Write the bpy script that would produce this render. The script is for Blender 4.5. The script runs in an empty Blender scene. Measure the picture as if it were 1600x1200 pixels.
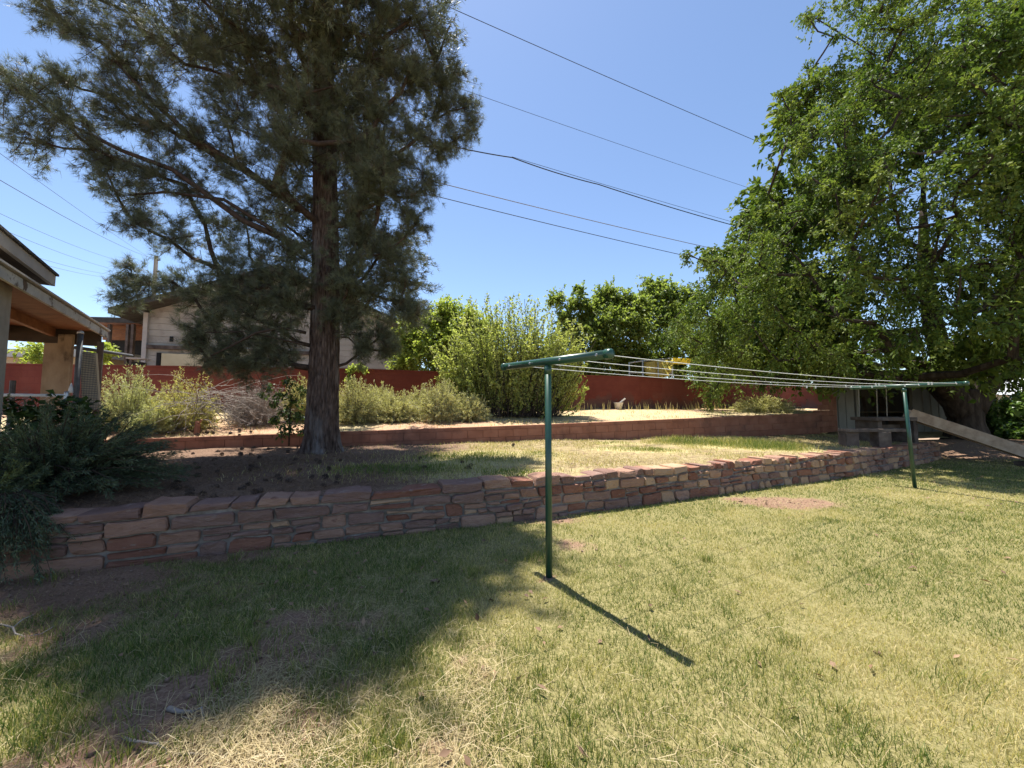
import bpy, math, random
import numpy as np
from mathutils import Vector

R = math.radians
RNG = np.random.default_rng(7)
random.seed(7)
SC = bpy.context.scene
COL = SC.collection

# ------------------------------------------------------------------ camera, sky, sun, exposure
EYE = 1.49
F = 600.0                       # focal length in pixels of a 1600 px wide picture
PITCH = math.atan(38.0 / 600.0)
cam_d = bpy.data.cameras.new('camera')
cam = bpy.data.objects.new('camera', cam_d)
COL.objects.link(cam)
cam.location = (0, 0, EYE)
cam.rotation_euler = (R(90) + PITCH, 0, 0)
cam_d.sensor_width = 36.0
cam_d.lens = 36.0 * F / 1600.0
cam_d.clip_start = 0.05
cam_d.clip_end = 2000.0
SC.camera = cam

SUN_EL, SUN_AZ = R(72.3), R(-29.0)         # azimuth from +Y towards +X
world = bpy.data.worlds.new('World')
SC.world = world
world.use_nodes = True
wn = world.node_tree
wn.nodes.clear()
sky = wn.nodes.new('ShaderNodeTexSky')
sky.sky_type = 'NISHITA'
sky.sun_disc = False
sky.sun_elevation = SUN_EL
sky.sun_rotation = SUN_AZ
sky.altitude = 900
sky.air_density = 1.0
sky.dust_density = 0.6
sky.ozone_density = 2.2
bg = wn.nodes.new('ShaderNodeBackground')
bg.inputs['Strength'].default_value = 0.10
wo = wn.nodes.new('ShaderNodeOutputWorld')
wn.links.new(sky.outputs[0], bg.inputs[0])
wn.links.new(bg.outputs[0], wo.inputs[0])

sun_d = bpy.data.lights.new('sun', 'SUN')
sun_d.energy = 5.0
sun_d.angle = R(0.53)
sun_d.color = (1.0, 0.955, 0.88)
sun = bpy.data.objects.new('sun', sun_d)
COL.objects.link(sun)
SUNV = Vector((math.sin(SUN_AZ) * math.cos(SUN_EL), math.cos(SUN_AZ) * math.cos(SUN_EL), math.sin(SUN_EL)))
sun.rotation_euler = SUNV.to_track_quat('Z', 'Y').to_euler()
sun.location = (-8, 16, 30)

SC.view_settings.view_transform = 'Standard'
SC.view_settings.look = 'None'
SC.view_settings.gamma = 1.0
SC.view_settings.use_curve_mapping = False
SC.view_settings.exposure = 1.12
SC.render.engine = 'CYCLES'
SC.cycles.max_bounces = 8
SC.cycles.diffuse_bounces = 4
SC.cycles.transmission_bounces = 6
SC.cycles.transparent_max_bounces = 4
SC.cycles.use_denoising = True

# ------------------------------------------------------------------ placing things
CP, SP = math.cos(PITCH), math.sin(PITCH)
def ray(px, py):
    dx, dy = (px - 800) / F, (600 - py) / F
    return dx, CP - dy * SP, dy * CP + SP
def at(px, py, Y):
    x, y, z = ray(px, py); t = Y / y
    return np.array((x * t, Y, EYE + z * t))
def ground(px, py, z):
    x, y, zz = ray(px, py); t = (z - EYE) / zz
    return np.array((x * t, y * t, z))

# ------------------------------------------------------------------ numpy noise
def _h(ix, iy, s):
    n = (ix.astype(np.int64) * 374761393 + iy.astype(np.int64) * 668265263 + s * 1442695041) & 0x7fffffff
    n = ((n ^ (n >> 13)) * 1274126177) & 0x7fffffff
    return ((n ^ (n >> 16)) & 0xffff) / 65535.0
def vn(x, y, s=0):
    x = np.asarray(x, float); y = np.asarray(y, float)
    ix, iy = np.floor(x), np.floor(y)
    fx, fy = x - ix, y - iy
    fx = fx * fx * (3 - 2 * fx); fy = fy * fy * (3 - 2 * fy)
    a, b, c, d = _h(ix, iy, s), _h(ix + 1, iy, s), _h(ix, iy + 1, s), _h(ix + 1, iy + 1, s)
    return (a * (1 - fx) + b * fx) * (1 - fy) + (c * (1 - fx) + d * fx) * fy
def fbm(x, y, s=0, o=4):
    v, a, t = 0, 1.0, 0
    for k in range(o):
        v = v + a * vn(x * 2 ** k, y * 2 ** k, s + k * 17); t += a; a *= .5
    return v / t
def sstep(a, b, x):
    t = np.clip((np.asarray(x, float) - a) / (b - a), 0, 1)
    return t * t * (3 - 2 * t)

# ------------------------------------------------------------------ object helpers
ORG = {}
def link(o, parent=None, origin=(0, 0, 0), label=None, cat=None, group=None, kind=None):
    COL.objects.link(o)
    origin = np.array(origin, float)
    if parent is not None:
        o.parent = parent
        o.location = origin - ORG[parent.name]
    else:
        o.location = origin
    ORG[o.name] = origin
    if label: o['label'] = label
    if cat: o['category'] = cat
    if group: o['group'] = group
    if kind: o['kind'] = kind
    return o
def thing(name, origin, label, cat, group=None):
    return link(bpy.data.objects.new(name, None), None, origin, label, cat, group)

class MB:
    def __init__(s): s.v = []; s.f = []
    def add(s, vs, fs):
        k = len(s.v); s.v += [tuple(map(float, p)) for p in vs]; s.f += [tuple(i + k for i in f) for f in fs]; return s
    def obox(s, c, ux, uy, uz, sx, sy, sz):
        c = np.array(c, float); ux, uy, uz = [np.array(u, float) for u in (ux, uy, uz)]
        vs = [c + ux * sx / 2 * a + uy * sy / 2 * b + uz * sz / 2 * d for a in (-1, 1) for b in (-1, 1) for d in (-1, 1)]
        return s.add(vs, [(0, 1, 3, 2), (4, 6, 7, 5), (0, 4, 5, 1), (2, 3, 7, 6), (0, 2, 6, 4), (1, 5, 7, 3)])
    def box(s, lo, hi):
        lo, hi = np.array(lo, float), np.array(hi, float)
        return s.obox((lo + hi) / 2, (1, 0, 0), (0, 1, 0), (0, 0, 1), *(hi - lo))
    def beam(s, a, b, w, h, up=(0, 0, 1)):
        a, b = np.array(a, float), np.array(b, float); d = b - a; L = np.linalg.norm(d); d = d / L
        side = np.cross(d, up); side /= np.linalg.norm(side); u = np.cross(side, d)
        return s.obox((a + b) / 2, d, side, u, L, w, h)
    def tube(s, pts, rad, n=6, cap=True):
        pts = np.array(pts, float); m = len(pts)
        rad = np.full(m, rad, float) if np.isscalar(rad) else np.array(rad, float)
        k = len(s.v); ref = None
        for i in range(m):
            d = pts[min(i + 1, m - 1)] - pts[max(i - 1, 0)]; d = d / (np.linalg.norm(d) + 1e-9)
            if ref is None:
                ref = np.array((0, 0, 1.)) if abs(d[2]) < .9 else np.array((1., 0, 0))
            e1 = ref - d * ref.dot(d); e1 /= np.linalg.norm(e1) + 1e-9; e2 = np.cross(d, e1); ref = e1
            for j in range(n):
                a = 2 * math.pi * j / n
                s.v.append(tuple(pts[i] + rad[i] * (math.cos(a) * e1 + math.sin(a) * e2)))
        for i in range(m - 1):
            for j in range(n):
                s.f.append((k + i * n + j, k + i * n + (j + 1) % n, k + (i + 1) * n + (j + 1) % n, k + (i + 1) * n + j))
        if cap:
            s.f.append(tuple(k + j for j in range(n - 1, -1, -1))); s.f.append(tuple(k + (m - 1) * n + j for j in range(n)))
        return s
    def prism(s, poly, ux, uy, uz, o, d0, d1):
        """poly in (ux,uz) plane at o, extruded along uy from d0 to d1"""
        ux, uy, uz, o = [np.array(q, float) for q in (ux, uy, uz, o)]
        n = len(poly)
        vs = [o + ux * p[0] + uz * p[1] + uy * d for d in (d0, d1) for p in poly]
        fs = [tuple(range(n)), tuple(range(2 * n - 1, n - 1, -1))] + [(i, i + n, (i + 1) % n + n, (i + 1) % n) for i in range(n)]
        return s.add(vs, fs)
    def build(s, name, m, parent=None, smooth=False, bevel=0, origin=None, **kw):
        V = np.array(s.v)
        if origin is None:
            origin = (V.min(0) + V.max(0)) / 2; origin[2] = V[:, 2].min()
        me = bpy.data.meshes.new(name)
        me.from_pydata([tuple(p) for p in V - np.array(origin)], [], s.f)
        me.materials.append(m)
        fixn(me)
        if smooth: me.polygons.foreach_set('use_smooth', [True] * len(me.polygons))
        o = bpy.data.objects.new(name, me)
        if bevel:
            b = o.modifiers.new('bevel', 'BEVEL'); b.width = bevel; b.segments = 2; b.limit_method = 'ANGLE'; b.angle_limit = R(40)
        return link(o, parent, origin, **kw)
def fixn(me):
    import bmesh
    bm = bmesh.new(); bm.from_mesh(me); bmesh.ops.recalc_face_normals(bm, faces=bm.faces); bm.to_mesh(me); bm.free()

def npmesh(name, V, Fidx, m, parent=None, rnd=None, smooth=False, origin=None, **kw):
    """V (n,3), Fidx (k,3 or 4) arrays; rnd per-vertex float attribute"""
    V = np.asarray(V, np.float32)
    if origin is None:
        origin = (V.min(0) + V.max(0)) / 2; origin[2] = V[:, 2].min()
    origin = np.array(origin, float)
    Fs = Fidx if isinstance(Fidx, (list, tuple)) else [Fidx]
    me = bpy.data.meshes.new(name)
    me.vertices.add(len(V)); me.vertices.foreach_set('co', (V - origin.astype(np.float32)).ravel())
    idx = np.concatenate([f.ravel() for f in Fs]).astype(np.int32)
    tot = np.concatenate([np.full(len(f), f.shape[1]) for f in Fs]).astype(np.int32)
    st = np.concatenate([[0], np.cumsum(tot)[:-1]]).astype(np.int32)
    me.loops.add(len(idx)); me.loops.foreach_set('vertex_index', idx)
    me.polygons.add(len(tot)); me.polygons.foreach_set('loop_start', st)
    if smooth: me.polygons.foreach_set('use_smooth', np.ones(len(tot), bool))
    me.update(calc_edges=True)
    if rnd is not None:
        a = me.attributes.new('rnd', 'FLOAT', 'POINT'); a.data.foreach_set('value', np.asarray(rnd, np.float32))
    me.materials.append(m)
    return link(bpy.data.objects.new(name, me), parent, origin, **kw)

# ------------------------------------------------------------------ materials
def _nt(name):
    m = bpy.data.materials.new(name); m.use_nodes = True; t = m.node_tree; t.nodes.clear()
    out = t.nodes.new('ShaderNodeOutputMaterial'); b = t.nodes.new('ShaderNodeBsdfPrincipled')
    t.links.new(b.outputs[0], out.inputs[0]); return m, t, b, out
def _ramp(t, cols, fac, pos=None):
    r = t.nodes.new('ShaderNodeValToRGB'); e = r.color_ramp.elements
    n = len(cols)
    while len(e) < n: e.new(.5)
    for i, c in enumerate(cols):
        e[i].position = pos[i] if pos else i / (n - 1); e[i].color = (*c, 1)
    t.links.new(fac, r.inputs[0]); return r.outputs[0]
def _noise(t, scale, stretch=(1, 1, 1), det=6, coord='Object', rough=.6, w=None):
    tc = t.nodes.new('ShaderNodeTexCoord'); mp = t.nodes.new('ShaderNodeMapping'); mp.inputs['Scale'].default_value = stretch
    if coord == 'World':
        g = t.nodes.new('ShaderNodeNewGeometry'); t.links.new(g.outputs['Position'], mp.inputs[0])
    else:
        t.links.new(tc.outputs[coord], mp.inputs[0])
    n = t.nodes.new('ShaderNodeTexNoise'); n.inputs['Scale'].default_value = scale; n.inputs['Detail'].default_value = det
    n.inputs['Roughness'].default_value = rough
    t.links.new(mp.outputs[0], n.inputs['Vector']); return n.outputs['Fac']
def _math(t, op, a, b=None, c=None):
    n = t.nodes.new('ShaderNodeMath'); n.operation = op
    for i, q in enumerate((a, b, c)):
        if q is None: continue
        if isinstance(q, (int, float)): n.inputs[i].default_value = q
        else: t.links.new(q, n.inputs[i])
    return n.outputs[0]
def _mix(t, fac, a, b, mode='MIX'):
    n = t.nodes.new('ShaderNodeMix'); n.data_type = 'RGBA'; n.blend_type = mode
    if isinstance(fac, (int, float)): n.inputs[0].default_value = fac
    else: t.links.new(fac, n.inputs[0])
    for i, q in ((6, a), (7, b)):
        if isinstance(q, tuple): n.inputs[i].default_value = (*q, 1)
        else: t.links.new(q, n.inputs[i])
    return n.outputs[2]
def _bump(t, b, h, strength, dist):
    n = t.nodes.new('ShaderNodeBump'); n.inputs['Strength'].default_value = strength; n.inputs['Distance'].default_value = dist
    t.links.new(h, n.inputs['Height']); t.links.new(n.outputs[0], b.inputs['Normal'])
def mat(name, cols, scale=4, rough=.8, bump=.3, bscale=30, dist=.01, stretch=(1, 1, 1), coord='World', metal=0, spec=.4, objvar=0, dirt=None, lo=.3, hi=.7):
    m, t, b, _ = _nt(name)
    f = _noise(t, scale, stretch, coord=coord)
    mr = t.nodes.new('ShaderNodeMapRange'); mr.inputs[1].default_value = lo; mr.inputs[2].default_value = hi; t.links.new(f, mr.inputs[0])
    fac = mr.outputs[0]
    if objvar:
        oi = t.nodes.new('ShaderNodeObjectInfo')
        fac = _math(t, 'ADD', _math(t, 'MULTIPLY', fac, 1 - objvar), _math(t, 'MULTIPLY', oi.outputs['Random'], objvar))
    c = _ramp(t, cols, fac)
    if dirt:
        f2 = _noise(t, dirt[1], stretch, coord=coord, det=8)
        mr2 = t.nodes.new('ShaderNodeMapRange'); mr2.inputs[1].default_value = dirt[2]; mr2.inputs[2].default_value = dirt[2] + dirt[3]
        t.links.new(f2, mr2.inputs[0]); c = _mix(t, mr2.outputs[0], c, dirt[0])
    t.links.new(c, b.inputs['Base Color'])
    b.inputs['Roughness'].default_value = rough; b.inputs['Metallic'].default_value = metal; b.inputs['Specular IOR Level'].default_value = spec
    if bump: _bump(t, b, _noise(t, bscale, stretch, coord=coord, det=8, rough=.7), bump, dist)
    return m
def leafmat(name, cols, trans=.35, rough=.5, spec=.35, tint=1.25, pos=None):
    m, t, b, out = _nt(name)
    a = t.nodes.new('ShaderNodeAttribute'); a.attribute_name = 'rnd'
    c = _ramp(t, cols, a.outputs['Fac'], pos)
    t.links.new(c, b.inputs['Base Color']); b.inputs['Roughness'].default_value = rough; b.inputs['Specular IOR Level'].default_value = spec
    if trans:
        tr = t.nodes.new('ShaderNodeBsdfTranslucent')
        t.links.new(_mix(t, 1.0, c, (tint, tint * 1.05, tint * .6), 'MULTIPLY'), tr.inputs[0])
        ms = t.nodes.new('ShaderNodeMixShader'); ms.inputs[0].default_value = trans
        t.links.new(b.outputs[0], ms.inputs[1]); t.links.new(tr.outputs[0], ms.inputs[2]); t.links.new(ms.outputs[0], out.inputs[0])
    return m
def groundmat(name, base, alt, fine=60, bump=.6, dist=.02, specks=None):
    """vertex attribute rnd mixes base (0) with alt (1); world noise breaks it up"""
    m, t, b, _ = _nt(name)
    a = t.nodes.new('ShaderNodeAttribute'); a.attribute_name = 'rnd'
    n1 = _noise(t, 7, coord='World', det=8); n2 = _noise(t, fine, coord='World', det=8, rough=.75)
    c1 = _ramp(t, base, n2, [i * .3 / (len(base) - 1) + .35 for i in range(len(base))])
    c2 = _ramp(t, alt, n2, [i * .3 / (len(alt) - 1) + .35 for i in range(len(alt))])
    f = _math(t, 'ADD', a.outputs['Fac'], _math(t, 'MULTIPLY', _math(t, 'SUBTRACT', n1, .5), .9))
    mr = t.nodes.new('ShaderNodeMapRange'); mr.inputs[1].default_value = .3; mr.inputs[2].default_value = .7; t.links.new(f, mr.inputs[0])
    c = _mix(t, mr.outputs[0], c1, c2)
    if specks:
        v = t.nodes.new('ShaderNodeTexVoronoi'); v.inputs['Scale'].default_value = specks[1]
        g = t.nodes.new('ShaderNodeNewGeometry'); t.links.new(g.outputs['Position'], v.inputs['Vector'])
        mk = _math(t, 'LESS_THAN', v.outputs['Distance'], specks[2]); c = _mix(t, mk, c, specks[0])
    t.links.new(c, b.inputs['Base Color']); b.inputs['Roughness'].default_value = .95; b.inputs['Specular IOR Level'].default_value = .15
    _bump(t, b, n2, bump, dist)
    return m

M = {}
M['lawn'] = groundmat('lawn_soil', [(.12, .070, .045), (.235, .145, .095), (.33, .22, .15)], [(.11, .10, .035), (.21, .185, .075), (.33, .28, .14)], fine=55)
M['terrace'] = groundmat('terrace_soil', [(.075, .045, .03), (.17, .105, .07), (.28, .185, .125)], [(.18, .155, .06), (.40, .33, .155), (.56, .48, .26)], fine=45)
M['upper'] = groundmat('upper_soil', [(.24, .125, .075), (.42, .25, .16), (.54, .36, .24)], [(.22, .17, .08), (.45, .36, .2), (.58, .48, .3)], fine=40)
M['outer'] = mat('outer_soil', [(.2, .13, .08), (.36, .25, .16)], scale=.5)
M['grass'] = leafmat('grass_blade', [(.62, .51, .275), (.47, .41, .175), (.262, .262, .069), (.137, .184, .041), (.067, .12, .025)], trans=.35, rough=.55, spec=.3, tint=1.2)
M['straw'] = leafmat('dry_straw', [(.26, .19, .10), (.42, .33, .17), (.55, .45, .26)], trans=.2, rough=.5)
M['litter'] = leafmat('needle_litter', [(.10, .055, .032), (.18, .105, .06), (.30, .19, .11)], trans=.1, rough=.7)
M['needle'] = leafmat('pine_needle', [(.15, .11, .075), (.088, .096, .062), (.125, .14, .085), (.215, .23, .135)], trans=.25, rough=.5, pos=[0, .18, .6, 1])
M['leaf_dark'] = leafmat('shade_tree_leaf', [(.035, .065, .014), (.075, .125, .024), (.15, .20, .04), (.27, .30, .09)], trans=.32, rough=.6, spec=.22)
M['leaf_bright'] = leafmat('bright_leaf', [(.20, .26, .05), (.32, .38, .08), (.44, .46, .13)], trans=.5, rough=.45)
M['leaf_mid'] = leafmat('shrub_leaf', [(.19, .23, .07), (.31, .35, .105), (.43, .45, .16), (.50, .49, .22)], trans=.52, rough=.5)
M['leaf_far'] = leafmat('far_tree_leaf', [(.10, .145, .035), (.20, .255, .058), (.35, .39, .12)], trans=.52, rough=.5)
M['leaf_hedge'] = leafmat('hedge_leaf', [(.04, .09, .02), (.10, .17, .035), (.17, .24, .06)], trans=.3, rough=.32, spec=.6)
M['leaf_shade'] = leafmat('shade_painted_leaf', [(.02, .04, .012), (.05, .09, .022), (.11, .17, .035)], trans=.3, rough=.45)  # shade over the sapling is put into these dark greens
M['juniper'] = leafmat('juniper_spray', [(.045, .066, .04), (.078, .108, .058), (.15, .175, .085)], trans=.2, rough=.55)
M['juniper_lit'] = leafmat('sun_painted_juniper_spray', [(.08, .11, .05), (.15, .18, .07), (.24, .26, .11)], trans=.25, rough=.55)  # lighter copy of juniper; sunlight on the left sprays is painted into it
M['sage'] = leafmat('sage_spray', [(.34, .315, .15), (.48, .455, .225), (.62, .58, .32)], trans=.3, rough=.6)
M['sage_green'] = leafmat('green_sage_spray', [(.30, .31, .15), (.45, .455, .235), (.60, .59, .34)], trans=.3, rough=.6)
M['sage_yellow'] = leafmat('yellow_sage_spray', [(.40, .36, .13), (.56, .52, .2), (.64, .58, .28)], trans=.3, rough=.6)
M['dead_twig'] = leafmat('dead_twig', [(.20, .16, .14), (.36, .31, .28), (.50, .45, .40)], trans=0, rough=.8)
M['bark'] = mat('pine_bark', [(.034, .024, .02), (.115, .078, .062), (.205, .15, .12)], scale=22, stretch=(1, 1, .2), bump=1, bscale=38, dist=.05, rough=.95, spec=.1, dirt=((.30, .27, .25), 2.2, .56, .14))
M['limb'] = mat('limb_bark', [(.035, .025, .02), (.095, .065, .05)], scale=12, bump=.6, bscale=40, rough=.95, spec=.1)
M['bark_grey'] = mat('grey_bark', [(.022, .017, .014), (.06, .046, .038), (.105, .084, .07)], scale=7, stretch=(1, 1, .25), bump=1, bscale=24, dist=.03, rough=.95, spec=.1)
M['mortar'] = mat('wall_mortar', [(.13, .105, .09), (.22, .185, .16), (.31, .27, .24)], scale=8, bump=.8, bscale=60, dist=.012, rough=.95, spec=.1)
STONE = [mat('red_sandstone', [(.20, .085, .058), (.27, .125, .085), (.34, .175, .115)], scale=6, stretch=(1, 1, 3), bump=1, bscale=22, dist=.03, objvar=.45, rough=.92, spec=.12, dirt=((.33, .25, .2), 9, .6, .12)),
         mat('pink_sandstone', [(.27, .15, .105), (.36, .21, .15), (.43, .28, .20)], scale=6, stretch=(1, 1, 3), bump=1, bscale=22, dist=.03, objvar=.45, rough=.92, spec=.12, dirt=((.2, .1, .075), 8, .6, .12)),
         mat('tan_sandstone', [(.34, .20, .125), (.43, .27, .17), (.50, .335, .22)], scale=6, stretch=(1, 1, 2), bump=1, bscale=24, dist=.025, objvar=.45, rough=.92, spec=.12, dirt=((.24, .13, .09), 8, .6, .12)),
         mat('mauve_sandstone', [(.18, .105, .082), (.25, .15, .12), (.31, .20, .16)], scale=6, stretch=(1, 1, 3), bump=1, bscale=22, dist=.03, objvar=.45, rough=.92, spec=.12, dirt=((.34, .26, .22), 8, .6, .12))]
M['block'] = mat('rusty_block', [(.20, .085, .055), (.28, .125, .08), (.34, .165, .11)], scale=3, bump=.4, bscale=70, dist=.006, objvar=.35, rough=.92, spec=.15, dirt=((.15, .075, .055), 1.7, .55, .2))
M['blockcap'] = mat('pale_block_cap', [(.30, .17, .12), (.44, .29, .21)], scale=3, bump=.4, bscale=70, dist=.006, rough=.92, spec=.15)
M['white_metal'] = mat('white_metal', [(.62, .62, .60), (.78, .78, .76)], scale=5, bump=0, rough=.4)
M['galv'] = mat('galvanised_metal', [(.38, .39, .4), (.58, .59, .6)], scale=12, bump=.1, rough=.4, metal=.7)
M['dark_metal'] = mat('dark_metal', [(.05, .05, .052), (.11, .11, .112)], scale=9, bump=.1, rough=.65, metal=0)
M['green_paint'] = mat('green_paint', [(.012, .048, .03), (.024, .08, .05)], scale=6, bump=.08, bscale=60, dist=.003, rough=.33, spec=.6, dirt=((.11, .085, .06), 28, .70, .03))
M['cord'] = mat('clothesline_cord', [(.62, .62, .58), (.75, .75, .7)], scale=5, bump=0, rough=.7)
M['cable'] = mat('black_cable', [(.03, .03, .035), (.05, .05, .055)], bump=0, rough=.6)
M['cable_tan'] = mat('tan_cable', [(.22, .18, .13), (.3, .25, .2)], bump=0, rough=.6)
M['pole_wood'] = mat('pole_wood', [(.035, .027, .021), (.075, .058, .046)], scale=6, stretch=(1, 1, .1), bump=.5, bscale=20)
M['white_wood'] = mat('peeling_white_wood', [(.42, .40, .36), (.60, .58, .53)], scale=4, bump=.3, bscale=25, rough=.85, dirt=((.13, .09, .065), 2.6, .56, .04))
M['trim'] = mat('greige_trim', [(.42, .38, .34), (.52, .48, .43)], scale=3, bump=.15, rough=.7)
M['soffit'] = mat('soffit_brown', [(.06, .04, .03), (.10, .07, .05)], scale=3, bump=.2)
M['plywood'] = mat('bounce_orange_plywood', [(.17, .065, .028), (.26, .105, .045), (.31, .14, .062)], scale=3, stretch=(1, 3, 1), bump=.15, rough=.7)  # orange of light bounced onto the patio ceiling is put into this brown
M['rafter'] = mat('rafter_wood', [(.20, .08, .035), (.32, .14, .06)], scale=6, bump=.2, rough=.7)
M['stucco'] = mat('grey_stucco', [(.30, .27, .22), (.42, .38, .32)], scale=4, bump=.5, bscale=80, dist=.006, rough=.95)
M['board'] = mat('weathered_plywood', [(.20, .13, .075), (.33, .23, .14), (.42, .31, .2)], scale=3, stretch=(1, 1, .6), bump=.3, bscale=40, rough=.9, dirt=((.13, .085, .05), 5, .6, .1))
M['siding'] = mat('cream_siding', [(.36, .33, .28), (.45, .415, .355)], scale=2, bump=.15, bscale=30, rough=.8, dirt=((.22, .19, .16), 1.4, .5, .2))
M['siding_y'] = mat('yellow_cream_siding', [(.60, .50, .30), (.70, .6, .38)], scale=2, bump=.15, bscale=30, rough=.8)
M['shingle'] = mat('grey_shingle', [(.045, .042, .037), (.085, .078, .068)], scale=5, bump=.8, bscale=25, dist=.02, rough=.95)
M['roof_under'] = mat('roof_underside', [(.30, .25, .2), (.44, .38, .31)], scale=3, bump=.2)
M['dark'] = mat('dark_interior', [(.012, .012, .012), (.025, .023, .02)], bump=0, rough=.9)  # near-black; shade inside the shed is also put into this colour
M['glass'] = mat('window_glass', [(.02, .025, .03), (.03, .035, .04)], bump=0, rough=.08, spec=.8)
M['shed'] = mat('shed_board', [(.20, .19, .165), (.28, .265, .235)], scale=3, stretch=(1, 1, .3), bump=.3, bscale=30, rough=.85, dirt=((.2, .18, .15), 2.5, .6, .2))
M['shed_roof'] = mat('shed_roof', [(.12, .10, .09), (.2, .17, .15)], scale=5, bump=.5)
M['old_wood'] = mat('old_grey_wood', [(.06, .042, .034), (.12, .088, .07), (.19, .15, .12)], scale=4, stretch=(1, 1, 1), bump=.5, bscale=35, rough=.9)
M['pine_plank'] = mat('chute_wood', [(.30, .20, .13), (.44, .31, .21), (.52, .39, .28)], scale=5, bump=.4, bscale=35, rough=.8)
M['rope'] = mat('rope', [(.42, .4, .36), (.55, .52, .48)], bump=.2, rough=.9)
M['yellow'] = leafmat('yellow_canvas', [(.84, .68, .27), (.88, .76, .38)], trans=.55, rough=.8, tint=1.1)
M['cone'] = mat('pine_cone', [(.05, .032, .024), (.12, .078, .055)], scale=30, bump=.6, bscale=60, coord='Object', rough=.9)
M['grey_twig'] = mat('fallen_twig', [(.20, .165, .14), (.36, .31, .265)], scale=20, bump=.4, bscale=60, rough=.9)
M['tub'] = mat('pale_plastic', [(.62, .55, .50), (.72, .66, .6)], bump=.05, rough=.5)
M['tan_wall'] = mat('tan_stucco', [(.46, .36, .23), (.55, .44, .30)], scale=1.5, bump=.3, bscale=60, rough=.9)
M['grey_roof'] = mat('grey_sheet_roof', [(.42, .42, .42), (.52, .52, .51)], scale=2, bump=.1, rough=.6)
M['crumb'] = mat('soil_crumb', [(.12, .07, .045), (.26, .16, .11), (.36, .26, .19)], scale=30, bump=0, rough=.95)
def fence_mat():
    m, t, b, _ = _nt('red_painted_block')
    f = _noise(t, 1.2, coord='World', det=7)
    c = _ramp(t, [(.135, .033, .025), (.165, .043, .031), (.195, .056, .04)], f, [.3, .5, .7])
    g = t.nodes.new('ShaderNodeNewGeometry'); sx = t.nodes.new('ShaderNodeSeparateXYZ'); t.links.new(g.outputs['Position'], sx.inputs[0])
    low = t.nodes.new('ShaderNodeMapRange'); low.inputs[1].default_value = 2.25; low.inputs[2].default_value = 1.5
    t.links.new(sx.outputs[2], low.inputs[0])
    n2 = _noise(t, 1.1, stretch=(1, 1, .8), coord='World', det=5)
    wear = _math(t, 'MULTIPLY', low.outputs[0], _math(t, 'GREATER_THAN', _math(t, 'ADD', n2, _math(t, 'MULTIPLY', low.outputs[0], .2)), .6))
    c = _mix(t, _math(t, 'MULTIPLY', wear, .8), c, (.10, .078, .07))
    c = _mix(t, _math(t, 'MULTIPLY', _math(t, 'GREATER_THAN', _noise(t, .55, coord='World', det=3), .55), .35), c, (.22, .078, .055))
    t.links.new(c, b.inputs['Base Color']); b.inputs['Roughness'].default_value = .85; b.inputs['Specular IOR Level'].default_value = .2
    br = t.nodes.new('ShaderNodeTexBrick'); br.inputs['Scale'].default_value = 1.0
    br.inputs['Brick Width'].default_value = .405; br.inputs['Row Height'].default_value = .203; br.inputs['Mortar Size'].default_value = .006
    br.inputs['Color1'].default_value = br.inputs['Color2'].default_value = (1, 1, 1, 1); br.inputs['Mortar'].default_value = (0, 0, 0, 1)
    cm = t.nodes.new('ShaderNodeCombineXYZ')
    t.links.new(_math(t, 'MULTIPLY', sx.outputs[0], 1.05), cm.inputs[0]); t.links.new(sx.outputs[2], cm.inputs[1]); t.links.new(cm.outputs[0], br.inputs['Vector'])
    _bump(t, b, _math(t, 'ADD', br.outputs['Color'], _math(t, 'MULTIPLY', _noise(t, 60, coord='World'), .6)), .6, .008)
    t.links.new(_mix(t, _math(t, 'MULTIPLY', _math(t, 'SUBTRACT', 1.0, br.outputs['Color']), .18), c, (.09, .03, .022)), b.inputs['Base Color'])
    return m
M['fence'] = fence_mat()

# ------------------------------------------------------------------ the lie of the land
L1 = np.array([(-14, -1.0), (-9, 1.4), (-4.3, 3.49), (-2.6, 4.22), (.52, 5.42), (7.37, 8.5), (12.4, 11.2), (12.7, 13.2), (20, 14.6), (40, 18)])
L2 = np.array([(-14, 7.4), (-8, 8.7), (.97, 10.4), (10.9, 13.5), (11.5, 14.95), (20, 15.3), (40, 19)])
L2TOP = np.array([(-14, .70), (-8, .815), (.97, 1.06), (10.9, 1.335), (40, 1.35)])
L3 = np.array([(-24, 8.4), (-14.6, 11.4), (-5.1, 12.8), (-3.2, 13.6), (5.3, 16.0), (14, 21), (22, 26)])
FTOP = 2.82
def pl(L, x): return np.interp(x, L[:, 0], L[:, 1])
def z_lawn(x, y):
    x, y = np.asarray(x, float), np.asarray(y, float)
    return .40 * sstep(9.5, 14, y) * sstep(11.0, 13.5, x) + .05 * (fbm(x * .5, y * .5, 3) - .5) + .012 * (fbm(x * 5, y * 5, 5) - .5)
def z_terr(x, y):
    x, y = np.asarray(x, float), np.asarray(y, float)
    a, b = pl(L1, x), pl(L2, x); v = np.clip((y - a) / (b - a), 0, 1)
    back = np.interp(x, [-14, -8, .97, 10.9, 20], [.52, .55, .62, .58, .6]); front = np.interp(x, [12.3, 12.9], [.49, .42])
    return front + (back - front) * v + (.07 * (fbm(x * .9, y * .9, 9) - .5) + .03 * (fbm(x * 4, y * 4, 10) - .5)) * sstep(0, .12, v)
def z_up(x, y):
    x, y = np.asarray(x, float), np.asarray(y, float)
    a, b = pl(L2, x), pl(L3, x); v = np.clip((y - a) / (b - a), 0, 1)
    t = pl(L2TOP, x) - .03; fz = np.interp(x, [-20, -5, 5, 14], [1.5, 1.4, 1.47, 1.47])
    return t + (fz - t) * v + .12 * (fbm(x * .8, y * .8, 19) - .5) * sstep(0, .15, v)
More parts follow.
